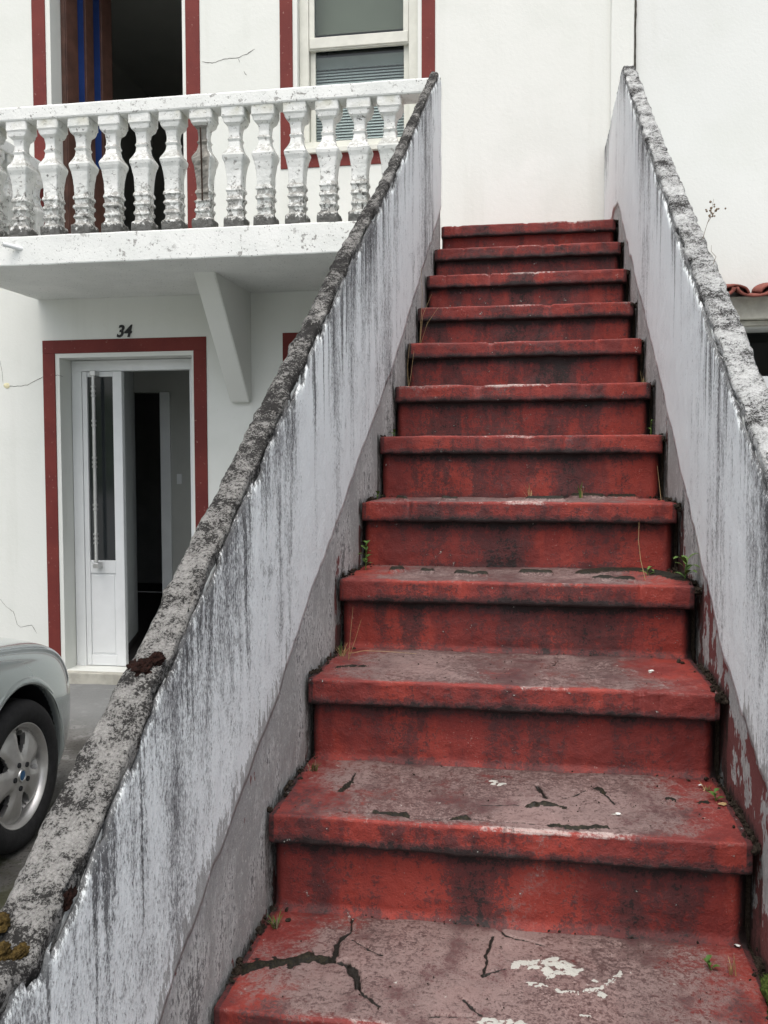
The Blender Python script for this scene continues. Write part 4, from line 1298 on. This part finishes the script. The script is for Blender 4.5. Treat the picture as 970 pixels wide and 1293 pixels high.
def lathe_x(name, prof, mat, parent, seg=72):
    """prof: (x, r) revolved about the x axis"""
    V, F = [], []
    n = len(prof)
    for k in range(seg):
        a = 2 * math.pi * k / seg
        for x, r in prof: V.append((x, r * math.cos(a), r * math.sin(a)))
    for k in range(seg):
        for j in range(n - 1):
            F.append((k * n + j, k * n + j + 1, ((k + 1) % seg) * n + j + 1, ((k + 1) % seg) * n + j))
    return mesh(name, V, F, mat, parent, True)
def build_wheel():
    w = empty('wheel'); w.parent = car
    lathe_x('tyre', [(-.10, .20), (-.105, .25), (-.095, .285), (-.07, .300), (-.03, .302), (-.028, .296), (-.022, .296), (-.02, .302), (.02, .302), (.022, .296), (.028, .296), (.03, .302), (.066, .300), (.086, .290), (.096, .272), (.099, .250), (.094, .225), (.084, .207), (.07, .203), (-.10, .203)], RUBBER, w)
    rim = lathe_x('rim', [(-.08, .20), (-.08, .19), (.045, .188), (.072, .192), (.082, .2035), (.086, .206), (.083, .211), (.070, .2085), (-.08, .207)], ALLOY, w)
    lathe_x('brake_disc', [(-.02, .002), (-.02, .16), (-.01, .165), (-.008, .17), (-.05, .186)], DARKPL, w)
    bm = bmesh.new(); na, nr = 150, 22
    V = {}
    def X(r, a):
        d = ((a / (2 * math.pi) * 5) % 1.0) - 0.5          # gap centre at +-0.5
        dish = 0.066 + 0.020 * math.cos(min(r, .2) / .2 * math.pi / 2) - 0.018 * max(0, (r - 0.15) / 0.05) ** 2
        return dish - 0.018 * max(0, abs(d) - 0.22) * 4 * min(1, max(0, (r - 0.06) / 0.05))
    for ia in range(na):
        for ir in range(nr):
            a = 2 * math.pi * ia / na; r = 0.024 + (0.194 - 0.024) * ir / (nr - 1)
            V[ia, ir] = bm.verts.new((X(r, a), r * math.cos(a), r * math.sin(a)))
    for ia in range(na):
        for ir in range(nr - 1):
            a = 2 * math.pi * (ia + .5) / na; r = 0.024 + (0.194 - 0.024) * (ir + .5) / (nr - 1)
            d = abs(((a / (2 * math.pi) * 5) % 1.0) - 0.5)
            t = (r - 0.082) / (0.186 - 0.082)
            if 0 < t < 1:
                half = 0.075 + 0.095 * math.sin(math.pi * min(1, t * 1.15) * 0.62)
                if (0.5 - d) < half * min(1, (1 - t) * 6) * min(1, t * 6): continue
            bm.faces.new((V[ia, ir], V[ia, ir + 1], V[(ia + 1) % na, ir + 1], V[(ia + 1) % na, ir]))
    bmesh.ops.delete(bm, geom=[v for v in bm.verts if not v.link_faces], context='VERTS')
    bmesh.ops.recalc_face_normals(bm, faces=bm.faces)
    if bm.faces[0].normal.x < 0: bmesh.ops.reverse_faces(bm, faces=bm.faces[:])
    r = bmesh.ops.solidify(bm, geom=bm.faces[:], thickness=0.030)
    from_bm('spokes', bm, ALLOY, w, True).data.set_sharp_from_angle(angle=R(40))
    lathe_x('hub_ring', [(.07, .027), (.090, .027), (.092, .024), (.090, .0195), (.088, .019)], METAL, w, 36)
    lathe_x('hub_badge', [(.089, .0195), (.0905, .012), (.091, .0001)], BLUEB, w, 36)
    for k in range(5):
        a = 2 * math.pi * (k + 0.5) / 5
        bm = bmesh.new(); bmesh.ops.create_cone(bm, cap_ends=True, segments=16, radius1=0.0115, radius2=0.0105, depth=0.012)
        bmesh.ops.transform(bm, matrix=Matrix.Translation((0.0835, 0.050 * math.cos(a), 0.050 * math.sin(a))) @ Matrix.Rotation(math.pi / 2, 4, 'Y'), verts=bm.verts)
        from_bm('wheel_nut', bm, DARKPL, w)
    return w
w0 = build_wheel()
def copy_tree(o, parent):
    c_ = o.copy(); COL.objects.link(c_); c_.parent = parent
    for ch in list(o.children): copy_tree(ch, c_)
    return c_
for k, (s, sg) in enumerate(WHEELS):
    w = w0 if k == 0 else copy_tree(w0, car)
    w.location = (sg * 0.748, -s, 0.302)
    w.rotation_euler = (R(17 + 40 * k), 0, 0) if sg > 0 else (R(30 * k), 0, math.pi)
w0.rotation_euler = (R(4), 0, 0)

# ================================================================== MOSS, DEBRIS, WEEDS
def cushion(name, c, rx, ry, rz, mat, label, seed=0, tilt=0.0, lob=0.5, spikes=0.12):
    bm = bmesh.new()
    bmesh.ops.create_icosphere(bm, subdivisions=5, radius=1)
    for v in bm.verts:
        d = v.co.copy()
        k = 1 + lob * 0.5 * mn.noise(d * 1.7 + Vector((seed, 0, 0))) + lob * 0.35 * mn.noise(d * 4 + Vector((0, seed, 0))) + spikes * mn.noise(d * 16) + spikes * 0.9 * mn.noise(d * 34)
        p = d * k
        if p.z < -0.25: p.z = -0.25
        v.co = Vector((p.x * rx, p.y * ry, p.z * rz))
    o = from_bm(name, bm, mat, None, True)
    o.location = c; o.rotation_euler = (tilt, 0, 0)
    return tag(o, label, 'moss')
sl = math.atan(0.636)
cushion('moss_cushion', (-0.040, -0.468, LTOP(-0.468) + 0.014), .017, .014, .008, MOSS_BROWN, 'dark rust-brown moss patch halfway along the left coping above the car', 1, sl, 0.9, 0.06)
cushion('moss_cushion', (-0.022, -0.452, LTOP(-0.452) + 0.013), .010, .012, .007, MOSS_BROWN, 'small dark brown moss lobe joined to the upper end of the rust-brown patch', 4, sl, 0.8, 0.06)
cushion('moss_cushion', (-0.062, -0.780, LTOP(-0.78) + 0.018), .013, .018, .010, MOSS_GOLD, 'golden-brown moss cushion at the bottom left edge of the coping, upper one', 2, 0, 0.6, 0.07)
cushion('moss_cushion', (-0.040, -0.815, LTOP(-0.815) + 0.017), .014, .018, .010, MOSS_GOLD, 'golden-brown moss cushion at the bottom left of the coping, lower one', 6, 0, 0.6, 0.07)
cushion('moss_cushion', (-0.022, -0.800, LTOP(-0.80) + 0.012), .008, .018, .008, MOSS_GOLD, 'thin tawny moss strip next to the golden cushions', 9, 0, 0.7, 0.07)
cushion('moss_cushion', (-0.014, -0.722, LTOP(-0.722) - 0.006), .008, .016, .010, MOSS_BROWN, 'dark moss wedge where the left coping steps down', 11, sl, 0.8, 0.06)
p = on_z(948, 1232, step_z(1))
cushion('moss_clump', (0.868, -0.185, step_z(1) + 0.008), .018, .050, .040, MOSS_GREEN, 'bushy green moss clump at the right end of the lowest step', 3, 0, 1.2, 0.3)

def crumbs_object():
    ico = bmesh.new(); bmesh.ops.create_icosphere(ico, subdivisions=1, radius=1)
    base = [v.co.copy() for v in ico.verts]; bf = [tuple(v.index for v in f.verts) for f in ico.faces]; ico.free()
    V, F = [], []
    def put(x, y, z, r):
        o = len(V); rot = Matrix.Rotation(random.random() * 6.28, 3, 'Z') @ Matrix.Rotation(random.random() * 6.28, 3, 'X')
        sx, sy, sz = random.uniform(.6, 1.5), random.uniform(.6, 1.5), random.uniform(.4, .9)
        for b in base:
            q = rot @ Vector((b.x * sx, b.y * sy, b.z * sz)); V.append((x + q.x * r, y + q.y * r, z + q.z * r))
        F.extend([(a + o, b_ + o, c_ + o) for a, b_, c_ in bf])
    for i in range(0, 13):
        yf, zt = step_y(i), step_z(i)
        n = 150 if 1 <= i <= 5 else 60
        for side in (0, 1):
            dens = 0.5 + 0.7 * abs(mn.noise(Vector((i * 3.1, side * 5, 0.5))))
            for k in range(int(n * dens)):
                t = random.random() ** 0.8
                y = yf + 0.02 + (RUN - 0.01 + OVER) * t
                clump = max(0, fb(y * 12, i, side, 3) + 0.15)
                if random.random() > clump * 2.2 + 0.12: continue
                off = abs(random.gauss(0, 0.010 + 0.010 * (t > 0.75)))
                x = (LX_BAND + 0.004 + off) if side == 0 else (RX_BAND - 0.004 - off * 1.6)
                put(x, y, zt + random.uniform(-0.004, 0.004), random.uniform(0.0018, 0.0065))
            # right-hand gap filled with soil
            if side == 1:
                for k in range(int(n * 1.2)):
                    y = yf + random.random() * RUN
                    put(random.uniform(WID, RX_BAND - 0.004), y, zt - 0.012 + random.uniform(-0.006, 0.006), random.uniform(0.004, 0.009))
        # grit against the foot of the riser
        for k in range(30 if i < 6 else 8):
            x = random.random() * WID
            put(x, step_y(i + 1) + OVER - 0.004 - abs(random.gauss(0, 0.006)), zt + 0.0015, random.uniform(0.0010, 0.0028))
        if i in (1, 2, 3):
            for k in range(70):
                put(random.uniform(0.03, WID - 0.02), yf + random.uniform(0.03, 0.28), zt + 0.0015, random.uniform(0.0006, 0.0018))
    o = mesh('soil_debris', V, F, SOIL)
    tag(o, 'dark crumbs of soil and grit gathered along the edges of the red steps', 'debris', None, 'stuff')
crumbs_object()

def blade(bm, base, d, h, w, droop=0.4, n=6):
    side = Vector((d.y, -d.x, 0))
    if side.length < 1e-4: side = Vector((1, 0, 0))
    side.normalize(); prev = None
    for k in range(n + 1):
        t = k / n
        p = base + Vector((d.x, d.y, 0)) * (t * h * 0.6 + droop * h * t * t * 0.5) + Vector((0, 0, h * (t - droop * 0.45 * t * t)))
        ww = w * (1 - t) ** 0.7 + 0.0002
        a, b = bm.verts.new(p + side * ww), bm.verts.new(p - side * ww)
        if prev: bm.faces.new((prev[0], prev[1], b, a))
        prev = (a, b)
def tuft(name, base, n, h, w, mats, label, spread=0.5, seed=1, cat='weed'):
    rnd = random.Random(seed)
    root = empty(name, base)
    tag(root, label, cat)
    for mi, mat in enumerate(mats):
        bm = bmesh.new()
        for k in range(n if mi == 0 else max(2, n // 2)):
            a = rnd.random() * 6.28; s = rnd.uniform(0.1, spread)
            blade(bm, Vector((rnd.gauss(0, .003), rnd.gauss(0, .003), -0.002)), Vector((math.cos(a) * s, math.sin(a) * s, 1)), h * rnd.uniform(.5, 1.1), w * rnd.uniform(.7, 1.2), rnd.uniform(.2, .9))
        from_bm('blades', bm, mat, root)
    return root
def leafy(name, base, n, stem_h, leaf, label, seed=2, lean=(0, 0), wide=0.45):
    rnd = random.Random(seed)
    root = empty(name, base); tag(root, label, 'weed')
    bm = bmesh.new()
    top = Vector((lean[0], lean[1], stem_h))
    tube_into(bm, [Vector((0, 0, -0.004)), top * 0.5 + Vector((lean[0] * .1, 0, 0)), top], [0.0016, 0.0013, 0.0008], 6)
    from_bm('stem', bm, LEAF, root)
    for k in range(n):
        t = 0.15 + 0.85 * k / max(1, n - 1)
        a = k * 2.4 + rnd.uniform(-.4, .4)
        d = Vector((math.cos(a), math.sin(a), rnd.uniform(0.2, 0.9))).normalized()
        s = d.cross(Vector((0, 0, 1))).normalized(); up = s.cross(d)
        L = leaf * rnd.uniform(.7, 1.15); W_ = L * wide * 0.5
        bm = bmesh.new(); prev = None; N_ = 6
        for j in range(N_ + 1):
            u = j / N_
            c_ = top * t + d * (L * u) + up * (0.18 * L * math.sin(u * 2.2)) - Vector((0, 0, L * 0.25 * u * u))
            ww = W_ * math.sin(math.pi * (0.06 + 0.90 * u)) + 0.0002
            row = [bm.verts.new(c_ - s * ww + up * ww * 0.25), bm.verts.new(c_), bm.verts.new(c_ + s * ww + up * ww * 0.25)]
            if prev:
                for q in range(2): bm.faces.new((prev[q], prev[q + 1], row[q + 1], row[q]))
            prev = row
        from_bm('leaf', bm, LEAF, root, True)
    return root
def stalk(name, base, pts, label, mat=STRAW, seeds=0, r=0.0011, seed=3):
    rnd = random.Random(seed)
    root = empty(name, base); tag(root, label, 'weed')
    for pl in pts:
        bm = bmesh.new()
        P = [Vector(p) for p in pl]
        tube_into(bm, P, [r * (1 - 0.6 * k / (len(P) - 1)) for k in range(len(P))], 5)
        if seeds:
            for k in range(seeds):
                t = rnd.uniform(0.45, 1.0) * (len(P) - 1); i = min(int(t), len(P) - 2)
                q = P[i].lerp(P[i + 1], t - i) + Vector((rnd.gauss(0, .010), rnd.gauss(0, .006), rnd.gauss(0, .006)))
                rr = bmesh.ops.create_icosphere(bm, subdivisions=1, radius=rnd.uniform(.0025, .0042))
                for v in rr['verts']: v.co += q
        from_bm('stalk', bm, mat, root)
    return root
def sb(i, u, back=None):           # point on tread i under photo column u; back = distance behind the nosing
    y = step_y(i) + (back if back is not None else RUN - 0.02)
    v = 700
    for _ in range(12):
        p = on_y(u, v, y); v += (p.z - step_z(i)) * FPX / (y - CAM.y)
    return Vector((p.x, y, step_z(i)))
tuft('dry_grass_tuft', sb(5, 668), 7, 0.055, 0.0013, [STRAW], 'straw-coloured dry grass tuft growing from the fifth visible step, in its middle', 0.7, 5)
tuft('grass_tuft', sb(5, 733), 5, 0.060, 0.0022, [LEAF, STRAW], 'short green and straw grass tuft right of the dry straw tuft', 0.5, 6)
leafy('leafy_weed', sb(4, 864, 0.06), 9, 0.055, 0.050, 'bright green leafy weed in the right corner of the moss-covered step', 8, (0.004, -.01), 0.34)
leafy('leafy_weed', sb(4, 818, 0.16), 4, 0.020, 0.034, 'small green sprout on the big moss patch beside the right leafy weed', 9, (0.0, 0), 0.3)
stalk('dry_stalk', sb(4, 815, 0.10), [[(0, 0, 0), (-.012, 0, .05), (-.018, 0, .10), (-.017, 0, .145)]], 'single thin dry stalk rising beside the small sprout', STRAW)
leafy('leafy_weed', sb(4, 462, 0.22), 10, 0.075, 0.024, 'dark green small-leaved weed at the left wall above the fourth visible step', 10, (0.002, -.004), 0.6)
leafy('leafy_weed', sb(5, 476, 0.16), 3, 0.016, 0.020, 'tiny two-leaved sprout at the left end of the fifth visible step', 12, (0.004, 0), 0.6)
tuft('grass_tuft', sb(3, 432, 0.24), 16, 0.045, 0.0010, [STRAW, LEAF], 'tangled dry tuft in the left corner of the third visible step', 0.9, 13)
stalk('dry_stalk', sb(3, 440, 0.26), [[(0, 0, .004), (.04, 0, .012), (.10, .003, .011), (.17, .004, .008)]], 'long dry straw lying along the foot of a riser on the third visible step', STRAW, 0, 0.0009)
stalk('dry_stalk', sb(3, 440, 0.20), [[(0, 0, .0), (.006, 0, .07), (.012, 0, .13)], [(0, 0, 0), (.02, 0, .06), (.032, 0, .10)]], 'pair of thin dry stalks above the left corner of the third visible step', STRAW, 0, 0.0007)
tuft('grass_tuft', sb(2, 396, 0.25), 22, 0.026, 0.0012, [TWIG, LEAF], 'grey-green withered tuft in the left corner of the second visible step', 1.0, 14)
tuft('grass_tuft', sb(1, 348, 0.26), 22, 0.030, 0.0012, [TWIG, LEAF], 'grey withered tuft in the left corner of the lowest visible step', 1.0, 15)
leafy('leafy_weed', sb(2, 905, 0.20), 4, 0.018, 0.022, 'small green weed in the right corner of the second visible step', 16, (-.004, 0), 0.5)
tuft('grass_tuft', sb(2, 893, 0.26), 10, 0.022, 0.0010, [STRAW, LEAF], 'short yellowish tuft behind the small weed on the second visible step', 0.9, 17)
leafy('leafy_weed', sb(1, 900, 0.24), 4, 0.014, 0.020, 'creeping green weed at the right end of the lowest visible step', 18, (-.01, 0), 0.5)
tuft('dry_grass_tuft', sb(1, 925, 0.23), 7, 0.055, 0.0009, [STRAW], 'wispy straw tuft beside the creeping weed on the lowest step', 0.8, 19)
tuft('dry_grass_tuft', sb(7, 812, 0.22), 8, 0.085, 0.0010, [STRAW, LEAF], 'upright dry grass at the right wall on the seventh visible step', 0.35, 20)
leafy('leafy_weed', sb(6, 822, 0.20), 4, 0.050, 0.020, 'slender green weed against the right wall on the sixth visible step', 21, (0, 0), 0.5)
stalk('dry_stalk', sb(5, 835, 0.14), [[(0, 0, 0), (-.006, 0, .05), (-.012, 0, .10)]], 'short dry stalk near the right end of the fifth visible step', STRAW, 0, 0.0009)
stalk('dry_stalk', sb(8, 530, 0.10), [[(0, 0, 0), (.004, 0, .08), (.012, -.01, .20), (.008, -.02, .30)], [(0, 0, 0), (.03, 0, .09), (.075, -.01, .15)], [(0, 0, 0), (.015, -.02, .12), (.05, -.02, .20)]], 'tall branching dry stalks by the left wall on the upper steps', STRAW, 0, 0.0010)
stalk('dry_stalk', sb(7, 516, 0.14), [[(0, 0, 0), (.01, 0, .06), (.02, 0, .14)], [(0, 0, 0), (-.004, 0, .08), (.004, 0, .17)]], 'thin dry stalks below the tall ones at the left wall', STRAW, 0, 0.0009)
leafy('leafy_weed', sb(6, 497, 0.20), 3, 0.020, 0.026, 'small yellow-green weed at the left end of the sixth visible step', 24, (0.004, 0), 0.5)
# dry weeds rooted in the top of the right parapet, seen against the neighbour's wall
p = Vector((RX_BAND + 0.050, 1.02, RTOP(1.02) + 0.012))
stalk('dry_weed', p, [[(0, 0, -.01), (.010, 0, .03), (.024, 0, .075), (.030, 0, .11)], [(.014, 0, .045), (.030, 0, .070), (.038, 0, .085)]], 'bare seed-headed weed standing on the right coping against the neighbour wall', TWIG, 9, 0.0009, 4)
p = Vector((RX_BAND + 0.050, 0.86, RTOP(0.86) + 0.012))
stalk('dry_weed', p, [[(0, 0, -.01), (.006, 0, .012), (.010, 0, .022), (-.002, 0, .036), (-.002, 0, .052)]], 'short crooked dry twig on the right coping above the roof tiles', TWIG, 0, 0.0010, 5)

# flakes of fallen paint on the lower treads
def flake(u, v, i, s, label, seed, mat=NEIGH):
    rnd = random.Random(seed); bm = bmesh.new()
    p = on_z(u, v, step_z(i))
    n = 9
    top = [bm.verts.new((s * rnd.uniform(.6, 1.2) * math.cos(6.283 * k / n), s * 0.7 * rnd.uniform(.6, 1.2) * math.sin(6.283 * k / n), 0.0035 + rnd.uniform(0, .0025))) for k in range(n)]
    f = bm.faces.new(top); bmesh.ops.solidify(bm, geom=[f], thickness=0.0015)
    o = from_bm('paint_flake' if mat is NEIGH else 'dry_leaf', bm, mat); o.location = p
    tag(o, label, 'paint flake' if mat is NEIGH else 'leaf')
flake(781, 1030, 2, .006, 'white paint flake on the second visible step, right of its cracks', 1)
flake(823, 849, 3, .006, 'curled white paint flake near the right end of the third visible step', 2)
flake(932, 1197, 1, .007, 'white paint flake by the wispy straw on the lowest visible step', 3)
flake(884, 994, 2, .006, 'white paint flake among the weeds in the right corner of the second visible step', 4)
flake(912, 1018, 2, .009, 'small tan dead leaf at the right end of the second visible step', 5, STRAW)
